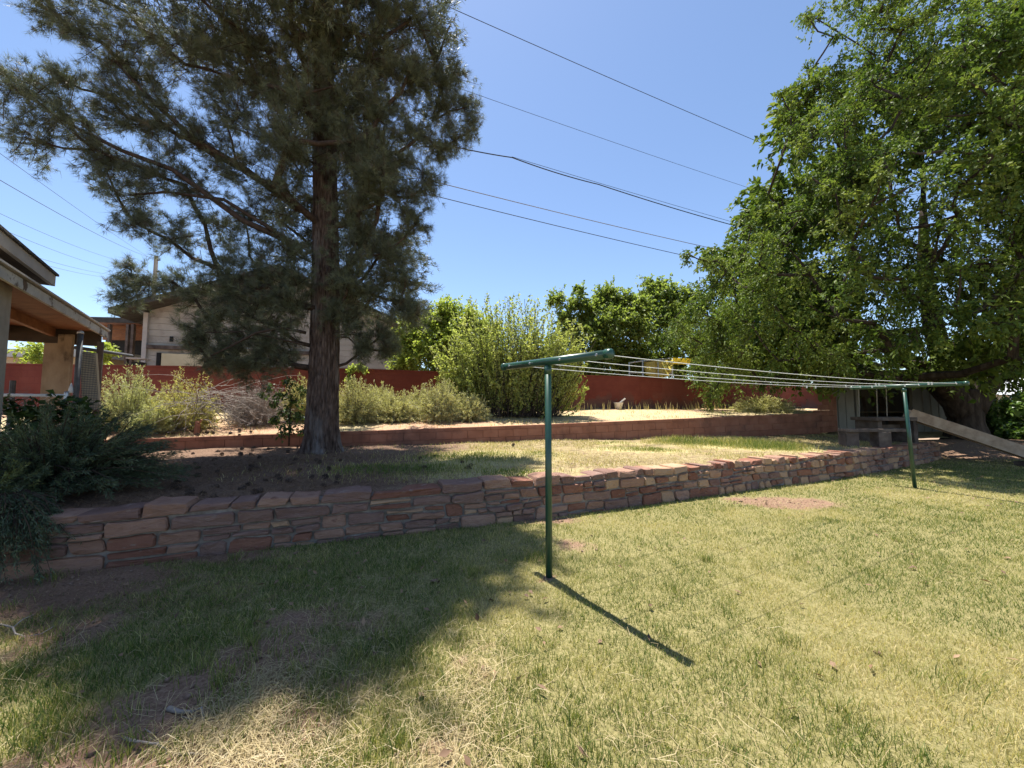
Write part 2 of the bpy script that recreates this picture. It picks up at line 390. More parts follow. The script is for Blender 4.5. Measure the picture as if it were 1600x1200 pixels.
def blobs(x, y, lst):
    v = np.zeros_like(x)
    for (cx, cy, rx, ry, s) in lst:
        v = np.maximum(v, s * np.exp(-(((x - cx) / rx) ** 2 + ((y - cy) / ry) ** 2) ** 1.5))
    return v
def gb(px, py, z, rx, ry, s=1): g = ground(px, py, z); return (g[0], g[1], rx, ry, s)
BARE = [gb(858, 903, 0, .08, .07, .7), gb(1430, 765, 0, .1, .09, .6), gb(40, 930, 0, .9, .4), gb(170, 900, 0, .7, .25), gb(330, 868, 0, .7, .16), gb(100, 990, 0, .35, .3, .7),
        gb(190, 1195, 0, .5, .2), gb(270, 1120, 0, .45, .25), gb(340, 1080, 0, .4, .28), gb(410, 1030, 0, .35, .28), gb(470, 970, 0, .3, .2, .85), gb(380, 1160, 0, .34, .28, 1),
        gb(740, 1050, 0, .18, .3, .5), gb(725, 1120, 0, .16, .22, .42), gb(560, 1080, 0, .25, .2, .35), gb(520, 1150, 0, .25, .15, .45), gb(700, 1190, 0, .3, .15, .6),
        gb(1235, 785, 0, .75, .38), gb(1180, 780, 0, .5, .2, .8), gb(860, 812, 0, .5, .16, .8), gb(900, 850, 0, .3, .25, .55), gb(640, 905, 0, .4, .2, .3), gb(560, 960, 0, .4, .25, .5),
        (13.5, 11.8, 2.0, 1.2, 1), (16, 13.5, 3.5, 1.8, 1)]
def bare(x, y):
    v = blobs(np.asarray(x, float), np.asarray(y, float), BARE)
    return np.clip(v + (.6 * (fbm(x * 2.2, y * 2.2, 31) - .5) + .5 * (fbm(x * 9, y * 9, 33) - .5)) * (v > .05), 0, 1)
def dryness(x, y):
    return np.clip((fbm(x * .9, y * .9, 41, 5) - .47) * 2.8 + (fbm(x * 4, y * 4, 44, 3) - .5) * .9 + .14 * sstep(-1.2, 1.2, x) , 0, 1)
TGREEN = [gb(640, 735, .52, 1.3, .6), gb(740, 715, .55, 1.2, .7, .9), gb(800, 742, .5, .6, .35), gb(700, 690, .6, .8, .35, .8), gb(840, 712, .55, .5, .5, .7),
          gb(1000, 703, .55, .9, .35, .8), gb(1080, 692, .58, 1.0, .45), gb(1160, 694, .58, 1.4, .6), gb(1210, 700, .55, .9, .4, .9), gb(960, 692, .6, .5, .25, .6), gb(780, 690, .6, .7, .2, .5)]
def tgreen(x, y): 
    v = blobs(np.asarray(x, float), np.asarray(y, float), TGREEN)
    return np.clip(v * (.65 + .8 * fbm(x * 1.8, y * 1.8, 51)), 0, 1)

def sheet(name, xs, vs, ylo, yhi, zf, m, attr, kind='structure'):
    X, Vv = np.meshgrid(xs, vs); Y = ylo(X) + (yhi(X) - ylo(X)) * Vv; Z = zf(X, Y)
    nx, nv = len(xs), len(vs)
    i = (np.arange(nv - 1)[:, None] * nx + np.arange(nx - 1)[None]).ravel()
    Fq = np.stack([i, i + 1, i + 1 + nx, i + nx], 1)
    P = np.stack([X.ravel(), Y.ravel(), Z.ravel()], 1)
    return npmesh(name, P, Fq, m, rnd=attr(P[:, 0], P[:, 1]), smooth=True, origin=(0, 0, 0), kind=kind)
sheet('lawn', np.concatenate([np.arange(-12, 13, .15), np.arange(13, 40, .5)]), np.linspace(0, 1, 130), lambda x: x * 0 - 6, lambda x: pl(L1, x) + .08, z_lawn, M['lawn'],
      lambda x, y: np.clip(1.0 - 1.2 * bare(x, y), 0, 1))
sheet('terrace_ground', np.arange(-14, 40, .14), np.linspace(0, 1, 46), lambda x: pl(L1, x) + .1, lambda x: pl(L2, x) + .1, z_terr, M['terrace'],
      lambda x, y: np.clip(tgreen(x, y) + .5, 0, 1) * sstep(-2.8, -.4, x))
sheet('upper_ground', np.arange(-14, 22, .16), np.linspace(0, 1, 40), lambda x: pl(L2, x) + .12, lambda x: pl(L3, x) + .3, z_up, M['upper'],
      lambda x, y: fbm(x * .7, y * .7, 61) * 1.1)
# outer ground: one wide sheet well below the yard, and the neighbours' ground behind the fence
MB().add([(-700, -700, -.25), (700, -700, -.25), (700, 900, -.25), (-700, 900, -.25)], [(0, 1, 2, 3)]).build('outer_ground', M['outer'], kind='structure', origin=(0, 0, -.25))
q = MB(); xs = np.linspace(-60, 60, 30)
yb = lambda x: float(np.interp(x, [-60, -24, *L3[1:, 0], 60], [-3, 8.4, *L3[1:, 1], 45])) + .25
for i in range(29):
    a, b = xs[i], xs[i + 1]
    q.add([(a, yb(a), 1.25), (b, yb(b), 1.25), (b, 120, 1.25), (a, 120, 1.25)], [(0, 1, 2, 3)])
q.build('neighbour_ground', M['outer'], kind='structure', origin=(0, 40, 1.25))

# ------------------------------------------------------------------ stone wall, each stone a part
def arc(L, x0, x1, step=.05):
    xs = np.arange(x0, x1, step); ys = pl(L, xs); P = np.stack([xs, ys], 1)
    s = np.concatenate([[0], np.cumsum(np.linalg.norm(np.diff(P, axis=0), axis=1))]); return P, s
WP, WS = arc(L1, -6.2, 12.4)
def wall_frame(s):
    x = np.interp(s, WS, WP[:, 0]); y = np.interp(s, WS, WP[:, 1])
    a, b = s - .15, s + .15
    t = np.array((np.interp(b, WS, WP[:, 0]) - np.interp(a, WS, WP[:, 0]), np.interp(b, WS, WP[:, 1]) - np.interp(a, WS, WP[:, 1]), 0)); t /= np.linalg.norm(t)
    n = np.array((t[1], -t[0], 0)); return np.array((x, y, 0)), t, n
def wpos(s, h, d):
    p, t, n = wall_frame(s); return p + n * (d - .05 * h) + np.array((0, 0, h))
wall = thing('stone_wall', (*WP[len(WP) // 2], 0), 'low rubble wall of red sandstone with pale mortar along the lawn edge', 'garden wall')
WTOT = WS[-1]
q = MB(); ss = np.linspace(0, WTOT, 90); prev = None
rows = []
for s in ss:
    rows.append([wpos(s, -.15, -.0), wpos(s, .46, 0), wpos(s, .485, -.05), wpos(s, .485, -.3), wpos(s, -.15, -.3)])
for i, r in enumerate(rows):
    q.v += [tuple(p) for p in r]
    if i: 
        for j in range(4): q.f.append(((i - 1) * 5 + j, i * 5 + j, i * 5 + j + 1, (i - 1) * 5 + j + 1))
q.f.append((0, 1, 2, 3, 4)); k = len(q.v) - 5; q.f.append((k + 4, k + 3, k + 2, k + 1, k))
q.build('mortar', M['mortar'], wall)

def clip(poly, n, c):           # keep points with n.p <= c
    out = []
    for i in range(len(poly)):
        a, b = poly[i], poly[(i + 1) % len(poly)]; da, db = n[0] * a[0] + n[1] * a[1] - c, n[0] * b[0] + n[1] * b[1] - c
        if da <= 0: out.append(a)
        if da * db < 0:
            t = da / (da - db); out.append((a[0] + (b[0] - a[0]) * t, a[1] + (b[1] - a[1]) * t))
    return out
rs = random.Random(11)
def hl(r, x, amp):              # wavy course lines
    return r + amp * (float(fbm(np.array([x * 1.7]), np.array([r * 9.0 + 3]), 200, 3)[0]) - .5)
cells = []
def split(s0, s1, ha, hb, depth, kind):
    """ha/hb: functions giving the lower and upper edge at s"""
    w, h = s1 - s0, hb((s0 + s1) / 2) - ha((s0 + s1) / 2)
    pv = {0: .26, 1: .2, 2: .15}[kind] if depth < 1 else .05
    if h > .12 and rs.random() < pv and w > .16:
        f = rs.uniform(.36, .64); t = rs.uniform(-.12, .12) * h
        mid = lambda x, ha=ha, hb=hb, f=f, t=t: ha(x) + (hb(x) - ha(x)) * f + t * (x - (s0 + s1) / 2) / w
        for (a_, b_) in ((ha, mid), (mid, hb)):
            split(s0, s1, a_, b_, depth + 1, kind)
        return
    lim = {0: .66, 1: .50, 2: .40}[kind] * rs.uniform(.6, 1.3) * (1.0 if h > .1 else .8)
    if w > lim:
        m = s0 + w * rs.uniform(.35, .65); split(s0, m, ha, hb, depth + .5, kind); split(m, s1, ha, hb, depth + .5, kind); return
    cells.append((s0, s1, ha, hb, kind))
COURSE = [-.05, .135, .275, .415, .535]
for row in range(4):
    sp = 0.0
    while sp < WTOT - .05:
        kind = 0 if sp < 5.0 else (1 if sp < 8.6 else 2)
        w = {0: rs.uniform(.5, 1.15), 1: rs.uniform(.4, .8), 2: rs.uniform(.26, .62)}[kind] * (.8 if row == 3 and kind < 2 else 1)
        e = min(sp + w, WTOT)
        amp = {0: .05, 1: .06, 2: .085}[kind]
        lo_ = (lambda x, r=COURSE[row], A=amp: hl(r, x, A)); hi_ = (lambda x, r=COURSE[row + 1], A=amp: hl(r, x, A)) if row < 3 else (lambda x: .535 + .012 * math.sin(x * 7) )
        split(sp, e, lo_, hi_, 0 if row < 3 else 2, kind)
        sp = e
stones = 0; allst = []
cells.sort(key=lambda c: -(c[1] - c[0]) * 1.0 if False else c[0])
for (s0, s1, ha, hb, kind) in cells:
    g = rs.uniform(.008, .016) if kind < 2 else rs.uniform(.010, .022)
    sk0, sk1 = rs.gauss(0, .018), rs.gauss(0, .018)
    w = s1 - s0
    if w < .07: continue
    n_e = 2 if w < .35 else 3
    lo_pts = [(s0 + g + sk0 * -.5 + (w - 2 * g) * f, ha(s0 + w * f) + g * .9) for f in np.linspace(0, 1, n_e + 1)]
    hi_pts = [(s0 + g + sk0 * .5 + (w - 2 * g) * f, hb(s0 + w * f) - g * .9) for f in np.linspace(1, 0, n_e + 1)]
    if min(hb(s0) - ha(s0), hb(s1) - ha(s1)) < .035: continue
    P = np.array(lo_pts + hi_pts) + np.array([(rs.gauss(0, .005), rs.gauss(0, .0045)) for _ in range(2 * n_e + 2)])
    h = np.ptp(P[:, 1]); top = P[:, 1].max() > .515
    corners = (0, n_e, n_e + 1, 2 * n_e + 1); Q = []
    for k in range(len(P)):
        if k in corners:
            cut = min(h, w) * rs.choice([.08, .14, .2, .34 if kind == 2 else .2]); 
            a, b = P[k - 1] - P[k], P[(k + 1) % len(P)] - P[k]
            Q.append(P[k] + a / np.linalg.norm(a) * cut * rs.uniform(.6, 1.2)); Q.append(P[k] + b / np.linalg.norm(b) * cut * rs.uniform(.6, 1.2))
        else: Q.append(P[k])
    Q = np.array(Q); Q[Q[:, 1] > .505, 1] += rs.gauss(0, .014); c = Q.mean(0); fr = rs.uniform(.016, .058); n = len(Q); back = -.30 if top else -.06
    vs = [wpos(p[0], p[1], back) for p in Q] + [wpos(p[0], p[1], fr - .014 + rs.gauss(0, .003)) for p in Q]
    Qi = c + (Q - c) * np.array((1 - min(.2, .022 / w), 1 - min(.3, .016 / max(h, .05))))
    tl = (rs.gauss(0, .05), rs.gauss(0, .1))
    vs += [wpos(p[0], p[1], fr + (p[0] - c[0]) * tl[0] * .4 + (p[1] - c[1]) * tl[1] + rs.gauss(0, .005)) for p in Qi]
    vs += [wpos(c[0] + rs.gauss(0, .02), c[1] + rs.gauss(0, .01), fr + rs.uniform(-.004, .008))]
    fs = []
    for k in range(n):
        k2 = (k + 1) % n
        fs += [(k, k2, n + k2, n + k), (n + k, n + k2, 2 * n + k2, 2 * n + k), (2 * n + k, 2 * n + k2, 3 * n)]
    mi = rs.choices([0, 1, 2, 3], {0: [2, 4, .5, 5], 1: [3, 5, 1, 4], 2: [4, 5, 5, 1]}[kind])[0]
    dist = np.linalg.norm(wpos(c[0], c[1], 0) - np.array((0, 0, EYE)))
    allst.append((w * h / dist ** 2, vs, fs, mi, wpos(c[0], c[1], 0)))
allst.sort(key=lambda t: -t[0])
for (_, vs, fs, mi, o_) in allst[:298]: MB().add(vs, fs).build('stone', STONE[mi], wall, origin=o_); stones += 1
q = MB()
for (_, vs, fs, mi, o_) in allst[298:]: q.add(vs, fs)
if q.v: q.build('small_stones', STONE[1], wall, kind='stuff')
print('stones', stones)

# ------------------------------------------------------------------ upper block wall, each block a part
bw = thing('block_wall', (*[.97, 10.4], .6), 'low rusty red concrete block retaining wall behind the pine terrace', 'retaining wall')
BX = np.arange(-13.5, 11.0, .02); BP = np.stack([BX, pl(L2, BX), pl(L2TOP, BX)], 1)
BS = np.concatenate([[0], np.cumsum(np.linalg.norm(np.diff(BP[:, :2], axis=0), axis=1))])
def bpos(s): return np.array([np.interp(s, BS, BP[:, k]) for k in range(3)])
UP = np.array((0, 0, 1.))
def hframe(t):
    t = np.array((t[0], t[1], 0)); t /= np.linalg.norm(t); return t, np.array((t[1], -t[0], 0))
q = MB(); n_b = 0
for s in np.linspace(0, BS[-1], 60):
    p = bpos(s); t, n = hframe(bpos(s + .05) - bpos(s - .05))
    q.v += [tuple(p - n * .03 - UP * (p[2] - .3)), tuple(p - n * .03 - UP * .025), tuple(p - n * .17 - UP * .025), tuple(p - n * .17 - UP * (p[2] - .3))]
for i in range(59):
    for j in range(3): q.f.append((i * 4 + j, (i + 1) * 4 + j, (i + 1) * 4 + j + 1, i * 4 + j + 1))
q.build('grout', M['block'], bw)
meshes = {}
def block_mesh(kind, w, h, d):
    k = (kind, round(w, 3), round(h, 3))
    if k not in meshes:
        b = MB().obox((0, 0, 0), (1, 0, 0), (0, 1, 0), (0, 0, 1), w, d, h)
        me = bpy.data.meshes.new('block'); me.from_pydata(b.v, [], b.f); me.materials.append(M['blockcap' if kind == 'c' else 'block']); meshes[k] = me
        import bmesh
        bm = bmesh.new(); bm.from_mesh(me); bmesh.ops.bevel(bm, geom=list(bm.edges), offset=.004, segments=1, affect='EDGES'); bmesh.ops.recalc_face_normals(bm, faces=bm.faces); bm.to_mesh(me); bm.free()
    return meshes[k]
rb = random.Random(5)
for row, (off, h) in enumerate([(.045, .085), (.19, .195), (.39, .195), (.59, .195)]):
    s = .2 if row % 2 else 0.0
    while s < BS[-1] - .2:
        p = bpos(s + .2); t3 = bpos(s + .4) - bpos(s); t, n = hframe(t3); sl = t3 / np.linalg.norm(t3)
        zc = p[2] - off
        if zc + h / 2 > z_terr(p[0], p[1]) - .03:
            o = bpy.data.objects.new('block', block_mesh('b', .394, h, .16))
            link(o, bw, p - n * (.08 + rb.uniform(-.003, .003)) - UP * off)
            o.rotation_euler = (rb.uniform(-.008, .008), -math.atan2(t3[2], np.hypot(t3[0], t3[1])), math.atan2(t[1], t[0]) + rb.uniform(-.008, .008)); n_b += 1
        s += .4
print('blocks', n_b)
# loose block standing in front of it
p = ground(1150, 681, .56)
lb = MB()
lb.obox((0, 0, .10), (.97, .2, 0), (-.2, .97, 0), (0, 0, 1), .78, .3, .20)
lb.v = [tuple(np.array(v) + p) for v in lb.v]
lb.build('step_block', M['block'], bevel=.015, label='rusty concrete block lying at the foot of the upper block wall', cat='block')
# stepped end of the wall beside the shed
sw = thing('stepped_wall', at(1283, 676, 14.3), 'dark red block wall stepping up beside the shed', 'wall')
rr = random.Random(8)
for row in range(7):
    for c in range(4):
        if row >= 4 and c < row - 3: continue
        z = .62 + row * .2 + .1; p0 = np.array((10.95, 13.75, 0)) + np.array((.38, .27, 0)) * c
        o = bpy.data.objects.new('block', block_mesh('b', .46, .195, .2)); link(o, sw, (p0[0], p0[1], z)); o.rotation_euler = (0, 0, math.atan2(.27, .38))

# ------------------------------------------------------------------ red boundary wall
fen = thing('boundary_wall', (0, 15, 1.4), 'long red painted block wall at the back of the yard', 'boundary wall')
FX = np.array([-24, -19, -14.6, -9.8, -5.1, -3.2, 1, 5.3, 9.5, 14, 22.0])
q = MB()
for x in FX:
    p = np.array((x, pl(L3, x), 0)); t, n = hframe((.1, pl(L3, x + .05) - pl(L3, x - .05), 0))
    for d in (0, -.2):
        q.v += [tuple(p + n * d + UP * 1.0), tuple(p + n * d + UP * (FTOP - .05))]
for i in range(len(FX) - 1):
    a, b = i * 4, i * 4 + 4
    q.f += [(a, b, b + 1, a + 1), (a + 1, b + 1, b + 3, a + 3), (a + 2, a + 3, b + 3, b + 2)]
q.build('wall_panel', M['fence'], fen)
q = MB()
for i in range(len(FX) - 1):
    a = np.array((FX[i], pl(L3, FX[i]) + .1, FTOP - .023)); b = np.array((FX[i + 1], pl(L3, FX[i + 1]) + .1, FTOP - .023)); d = (b - a) / np.linalg.norm(b - a)
    q.beam(a + d * .002, b - d * .002, .23, .05)
q.build('coping', M['fence'], fen)

# ------------------------------------------------------------------ neighbour's house (gable towards us)
hd, hn = np.array((.951, .309, 0)), np.array((.309, -.951, 0))     # along the gable wall, and out of it towards us
H0 = np.array((-16.3, 17.0, 0)); HW = 10.5; EZ = 5.85; PK = 8.05
house = thing('gable_house', H0 + hd * HW / 2 + UP * 1.25, 'cream sided gable house with grey roof behind the red wall and pine', 'house')
def gtop(k): return EZ + (PK - EZ) * (1 - abs(k - HW / 2) / (HW / 2))
z = 1.25; n_p = 0
while z < PK - .1:
    h = .29; z2 = min(z + h, PK - .02)
    k0 = 0 if z2 <= EZ else (z2 - EZ) / (PK - EZ) * HW / 2
    k0b = 0 if z <= EZ else (z - EZ) / (PK - EZ) * HW / 2
    poly = [(k0b, z), (HW - k0b, z), (HW - k0, z2 - .012), (k0, z2 - .012)]
    MB().prism(poly, hd, hn, UP, H0, -.02, .03 + .0).build('siding_plank', M['siding'], house)
    z = z2; n_p += 1
MB().prism([(0.02, 1.25), (HW - .02, 1.25), (HW - .02, EZ - .02), (HW / 2, PK - .05), (.02, EZ - .02)], hd, hn, UP, H0, -8, -.025).build('wall', M['siding_y'], house)
# roof: two slabs with an overhang towards us
for sgn, nm in ((0, 'roof'), (1, 'roof')):
    sl = (PK - EZ) / (HW / 2); ov = .95
    if sgn == 0: poly = [(-ov, EZ - ov * sl), (HW / 2, PK), (HW / 2, PK + .24), (-ov, EZ - ov * sl + .24)]
    else: poly = [(HW / 2 + .004, PK), (HW + .35, EZ - .35 * sl), (HW + .35, EZ - .35 * sl + .24), (HW / 2 + .004, PK + .24)]
    MB().prism(poly, hd, hn, UP, H0 + UP * .02, -8.2, .9).build(nm, M['shingle'], house)
MB().obox(H0 + hd * -.04 + hn * .05 + UP * 3.5, hd, hn, UP, .16, .18, 4.5).build('corner_board', M['trim'], house)
MB().obox(H0 + hd * HW * .36 + hn * .12 + UP * 4.22, hd, hn, UP, 7.4, .17, .16).build('belt_beam', M['old_wood'], house)
for k in (.9, 2.75, 5.9, 7.6):
    MB().obox(H0 + hd * k + hn * .04 + UP * 4.62, hd, hn, UP, .13, .04, .24).build('vent', M['dark'], house)
wf = MB().obox(H0 + hd * 1.45 + hn * .07 + UP * 3.2, hd, hn, UP, 1.7, .1, 1.5).build('door', M['siding_y'], house)
MB().obox(H0 + hd * .5 + hn * .08 + UP * 3.2, hd, hn, UP, .14, .12, 1.55).build('door_jamb', M['dark'], house)
# feeder-like post lamp beside the door
fd = thing('bird_table', H0 + hd * .0 + hn * 1.2 + UP * 1.25, 'dark bird table with a pale roof beside the cream house corner', 'bird table')
b0 = H0 + hd * .35 + hn * 1.2
MB().tube([b0 + UP * 1.25, b0 + UP * 3.1], .06, 8).build('post', M['dark'], fd)
MB().obox(b0 + UP * 3.25, hd, hn, UP, .34, .34, .32).build('box', M['dark'], fd)
MB().obox(b0 + UP * 3.55, hd, hn, UP, .62, .55, .05).build('roof_board', M['trim'], fd)
# lean-to at its left
lt = thing('lean_to', (-18.5, 19, 1.25), 'open lean-to with red brown rafters left of the cream house', 'lean-to')
PLT = [(-19.5, 17.4), (-16.65, 17.75), (-18.0, 22.0), (-23.5, 22.0)]
q = MB(); n = 4
q.add([(x, y, 5.5 + .12 * (i < 2) * 0) for i, (x, y) in enumerate(PLT)] + [(x, y, 5.62) for x, y in PLT], [(0, 1, 2, 3), (7, 6, 5, 4), (0, 4, 5, 1), (1, 5, 6, 2), (2, 6, 7, 3), (3, 7, 4, 0)])
q.build('roof', M['plywood'], lt)
MB().beam((-19.55, 17.33, 5.55), (-16.6, 17.68, 5.55), .06, .24).build('fascia', M['shingle'], lt)
for y in (18.3, 19.3, 20.3, 21.3):
    f = (y - 17.4) / 4.6
    MB().beam((-19.5 - 4 * f, y, 5.40), (-16.8 - 1.3 * f, y + .3, 5.40), .1, .18).build('rafter', M['rafter'], lt)
MB().obox((-20, 22.05, 3.6), (1, 0, 0), (0, 1, 0), UP, 7, .1, 4.0).build('back_wall_panel', M['dark'], lt)
for px in (199, 207, 170):
    p = at(px, 540, 17.6); MB().box((p[0] - .06, p[1] - .06, 1.25), (p[0] + .06, p[1] + .06, 5.38)).build('post', M['old_wood'], lt)
# tan wall far left behind the red wall
nw = thing('tan_outbuilding', (-21, 17, 1.25), 'low tan stuccoed outbuilding with pale roof seen under the patio cover', 'outbuilding')
MB().box((-30, 17.0, 1.25), (-18.6, 19.5, 3.75)).build('wall', M['tan_wall'], nw)
MB().box((-30, 16.7, 3.752), (-18.3, 19.8, 4.1)).build('roof', M['grey_roof'], nw)
MB().box((-30, 16.96, 3.0), (-18.55, 16.998, 3.06)).build('rail', M['trim'], nw)
# pale building behind the hedge on the right
nb = thing('pale_building', (34, 27, 1), 'pale grey roofed building beyond the hedge at the right edge', 'building')
MB().box((29, 25, .2), (42, 31, 2.35)).build('wall', M['siding'], nb)
q = MB(); q.add([(28.6, 24.6, 2.36), (42.4, 24.6, 2.36), (42.4, 31.4, 2.36), (28.6, 31.4, 2.36), (32, 28, 3.7), (42, 28, 3.7)], [(0, 1, 5, 4), (1, 2, 5), (2, 3, 4, 5), (3, 0, 4), (0, 3, 2, 1)])
q.build('roof', M['grey_roof'], nb)

# ------------------------------------------------------------------ our own eave and the patio cover at the left
v = np.array((-.61, .79, 0)); v /= np.linalg.norm(v); pL = np.array((-v[1], v[0], 0)) * 1.0        # pL: to the left of v
own = thing('house_eave', (-8, 4, .5), 'greige eave and stucco pier of a house at the left edge', 'house')
e1 = at(83, 441, 6.2); e0 = e1 - v * 3.2
MB().obox((e0 + e1) / 2 + UP * .02, v, pL, UP, 3.2, .05, .17).build('fascia', M['trim'], own)
MB().obox((e0 + e1) / 2 + UP * .125 - pL * .012, v, pL, UP, 3.24, .09, .035).build('drip_edge', M['shingle'], own)
MB().obox((e0 + e1) / 2 - UP * .05 + pL * 1.3, v, pL, UP, 3.18, 2.54, .03).build('soffit', M['soffit'], own)
sl = np.array((pL[0] * .93, pL[1] * .93, .36)); MB().obox((e0 + e1) / 2 + UP * .148 + sl * 1.35, v, sl, np.cross(v, sl) * -1, 3.24, 2.7, .02).build('roof', M['shingle'], own)
p = at(-47, 600, 4.75)
MB().obox((p[0], p[1], 1.75), v, pL, UP, .42, .42, 2.9).build('pier', M['stucco'], own)
pat = thing('patio_cover', (-8.4, 6.5, .5), 'patio cover with plywood ceiling painted in bounce-light orange and peeling white fascia', 'patio cover')
a, b = at(4, 428, 4.45), at(166, 523, 8.25); zc = (a[2] + b[2]) / 2; a[2] = b[2] = zc
vv = (b - a) / np.linalg.norm(b - a); pp = np.array((-vv[1], vv[0], 0)); LL = np.linalg.norm(b - a)
a = a - vv * 1.2; LL += 1.2
mid = (a + b) / 2
MB().obox(mid, vv, pp, UP, LL, .04, .135).build('fascia', M['white_wood'], pat)
MB().obox(mid + UP * .1 - pp * .01, vv, pp, UP, LL + .04, .1, .025).build('drip_edge', M['trim'], pat)
for k in range(6):
    MB().obox(mid + pp * (.42 + k * .78) + UP * .03, vv, pp, UP, LL - .06, 1.0 * .77, .018).build('ceiling_panel', M['plywood'], pat)
for k in range(1, 6):
    MB().obox(mid + pp * (.1 + k * .62) - UP * .06, vv, pp, UP, LL - .1, .075, .16).build('beam', M['rafter'], pat)
MB().obox(b + pp * 2.4 - UP * .12 - vv * .12, pp, vv, UP, 4.7, .12, .30).build('header', M['soffit'], pat)
MB().obox(mid + pp * 2.4 + UP * .06, vv, pp, UP, LL, 4.8, .03).build('roof', M['shingle'], pat)
p = at(88, 600, 7.75)
MB().obox((p[0], p[1], 1.72), (.99, .12, 0), (-.12, .99, 0), UP, .50, .05, 2.55).build('board_panel', M['board'], pat)
p = at(153, 600, 8.1)
MB().obox((p[0], p[1], 1.7), vv, pp, UP, .09, .09, 2.4).build('post', M['old_wood'], pat)

# chain link fence, gate post, mesh panel
cl = thing('chain_link_fence', at(60, 650, 6.6), 'galvanised chain link fence with white top rail left of the juniper', 'fence')
r0, r1 = at(-60, 617, 6.3), at(104, 618, 6.9)
MB().tube([r0, r1], .027, 10).build('top_rail', M['white_metal'], cl, smooth=True)
q = MB(); dirr = (r1 - r0); LR = np.linalg.norm(dirr); dirr /= LR
for i in range(-18, int(LR / .065) + 2):
    for s in (1, -1):
        x0, x1 = i * .065, i * .065 + s * 1.1
        t0, t1 = 0.0, 1.1
        pts = []
        for (xx, hh) in ((x0, 0), (x1, 1.1)):
            pts.append((xx, hh))
        (ax, ah), (bx, bh) = pts
        ca, cb = np.clip(ax, 0, LR), np.clip(bx, 0, LR)
        if abs(cb - ca) < .05: continue
        ha = abs(ca - ax); hb = 1.1 - abs(cb - bx)
        q.tube([r0 + dirr * ca - UP * (1.1 - ha + .02), r0 + dirr * cb - UP * (1.1 - hb + .02)], .0022, 3, cap=False)
q.build('wire_mesh', M['galv'], cl, kind='stuff')
p = at(104, 618, 6.9); MB().tube([(p[0], p[1], .5), (p[0], p[1], 1.76), (p[0], p[1], 1.80)], [.035, .035, .022], 10).build('post', M['galv'], cl, smooth=True)
p = at(20, 600, 7.3)
MB().tube([(p[0], p[1], .5), (p[0], p[1], 2.02)], .04, 8).build('metal_stake', M['dark_metal'], label='short dark stake behind the chain link fence under the patio cover', cat='stake')
gp = thing('gate_post', at(120, 640, 7.0), 'tall grey metal gate post with domed cap left of the pine', 'gate post')
p = at(120, 600, 7.0)
MB().tube([(p[0], p[1], .5), (p[0], p[1], 2.86)], .04, 14).build('pole', M['dark_metal'], gp, smooth=True)
MB().tube([(p[0], p[1], 2.861), (p[0], p[1], 2.90), (p[0], p[1], 2.93)], [.048, .042, .01], 14).build('cap', M['galv'], gp, smooth=True)
p = at(111, 607, 6.95); MB().tube([p - UP * .08, p, p + UP * .1], [.04, .03, .008], 10).build('white_cap', M['white_metal'], gp, smooth=True)
mp = thing('mesh_panel', at(140, 640, 7.4), 'leaning beige wire mesh panel between gate post and green sage', 'panel')
c0, c1, c2, c3 = at(125, 548, 7.3), at(150, 552, 7.5), at(156, 640, 7.5), at(128, 640, 7.3)
MB().add([c0, c1, c2, c3, c0 + (.01, .02, 0), c1 + (.01, .02, 0), c2 + (.01, .02, 0), c3 + (.01, .02, 0)], [(0, 1, 2, 3), (7, 6, 5, 4), (0, 4, 5, 1), (1, 5, 6, 2), (2, 6, 7, 3), (3, 7, 4, 0)]).build('sheet', M['tan_wall'], mp)
q = MB()
for k in range(12):
    f = k / 11; q.tube([c0 * (1 - f) + c1 * f - (0, .02, 0), c3 * (1 - f) + c2 * f - (0, .02, 0)], .004, 4)
for k in range(26):
    f = k / 25; q.tube([c0 * (1 - f) + c3 * f - (0, .028, 0), c1 * (1 - f) + c2 * f - (0, .028, 0)], .004, 4)
q.build('wire_mesh', M['dark_metal'], mp, kind='stuff')
q = MB(); q.tube([at(118, 543, 7.6), at(160, 549, 8.2), at(206, 556, 9.2)], .035, 8); q.build('pipe_rail', M['dark_metal'], smooth=True, label='dark pipe rail running right from the mesh panel top', cat='rail')

# ------------------------------------------------------------------ power pole and wires
pp_ = at(240, 470, 30); 
pole = thing('utility_pole', (pp_[0], 30, 1), 'weathered wooden utility pole rising behind the house roof', 'utility pole')
tz = at(240, 400, 30)[2]
MB().tube([(pp_[0], 30, 1), (pp_[0], 30, tz)], [.17, .13], 12).build('shaft', M['pole_wood'], pole, smooth=True)
for k in range(3): MB().tube([(pp_[0] + .2, 29.9, tz - .4 - .9 * k), (pp_[0] + .42, 29.9, tz - .36 - .9 * k)], .06, 6).build('insulator', M['dark_metal'], pole)
def wire(pts, r, m, label, sag=.0, cat='wire'):
    P = []
    for i in range(len(pts) - 1):
        a, b = pts[i], pts[i + 1]
        for k in range(12):
            f = k / 12; P.append(a * (1 - f) + b * f - UP * sag * 4 * f * (1 - f))
    P.append(pts[-1]); q = MB(); q.tube(P, r * .62, 5); return q.build('overhead_wire', m, smooth=True, label=label, cat=cat, group='overhead wires')
def zline(pxa, pya, pxb, pyb, z, ea=.25, eb=.35):
    def g(px, py): r = ray(px, py); t = (z - EYE) / r[2]; return np.array((r[0] * t, r[1] * t, z))
    a, b = g(pxa, pya), g(pxb, pyb); return [a - (b - a) * ea, b + (b - a) * eb]
wire(zline(685, 0, 1243, 243, 12.0), .014, M['cable'], 'topmost thin dark wire crossing the sky from the frame top', .12)
wire(zline(750, 147, 1190, 298, 12.0), .011, M['cable'], 'second wire from the top, very thin, entering the shade tree', .1)
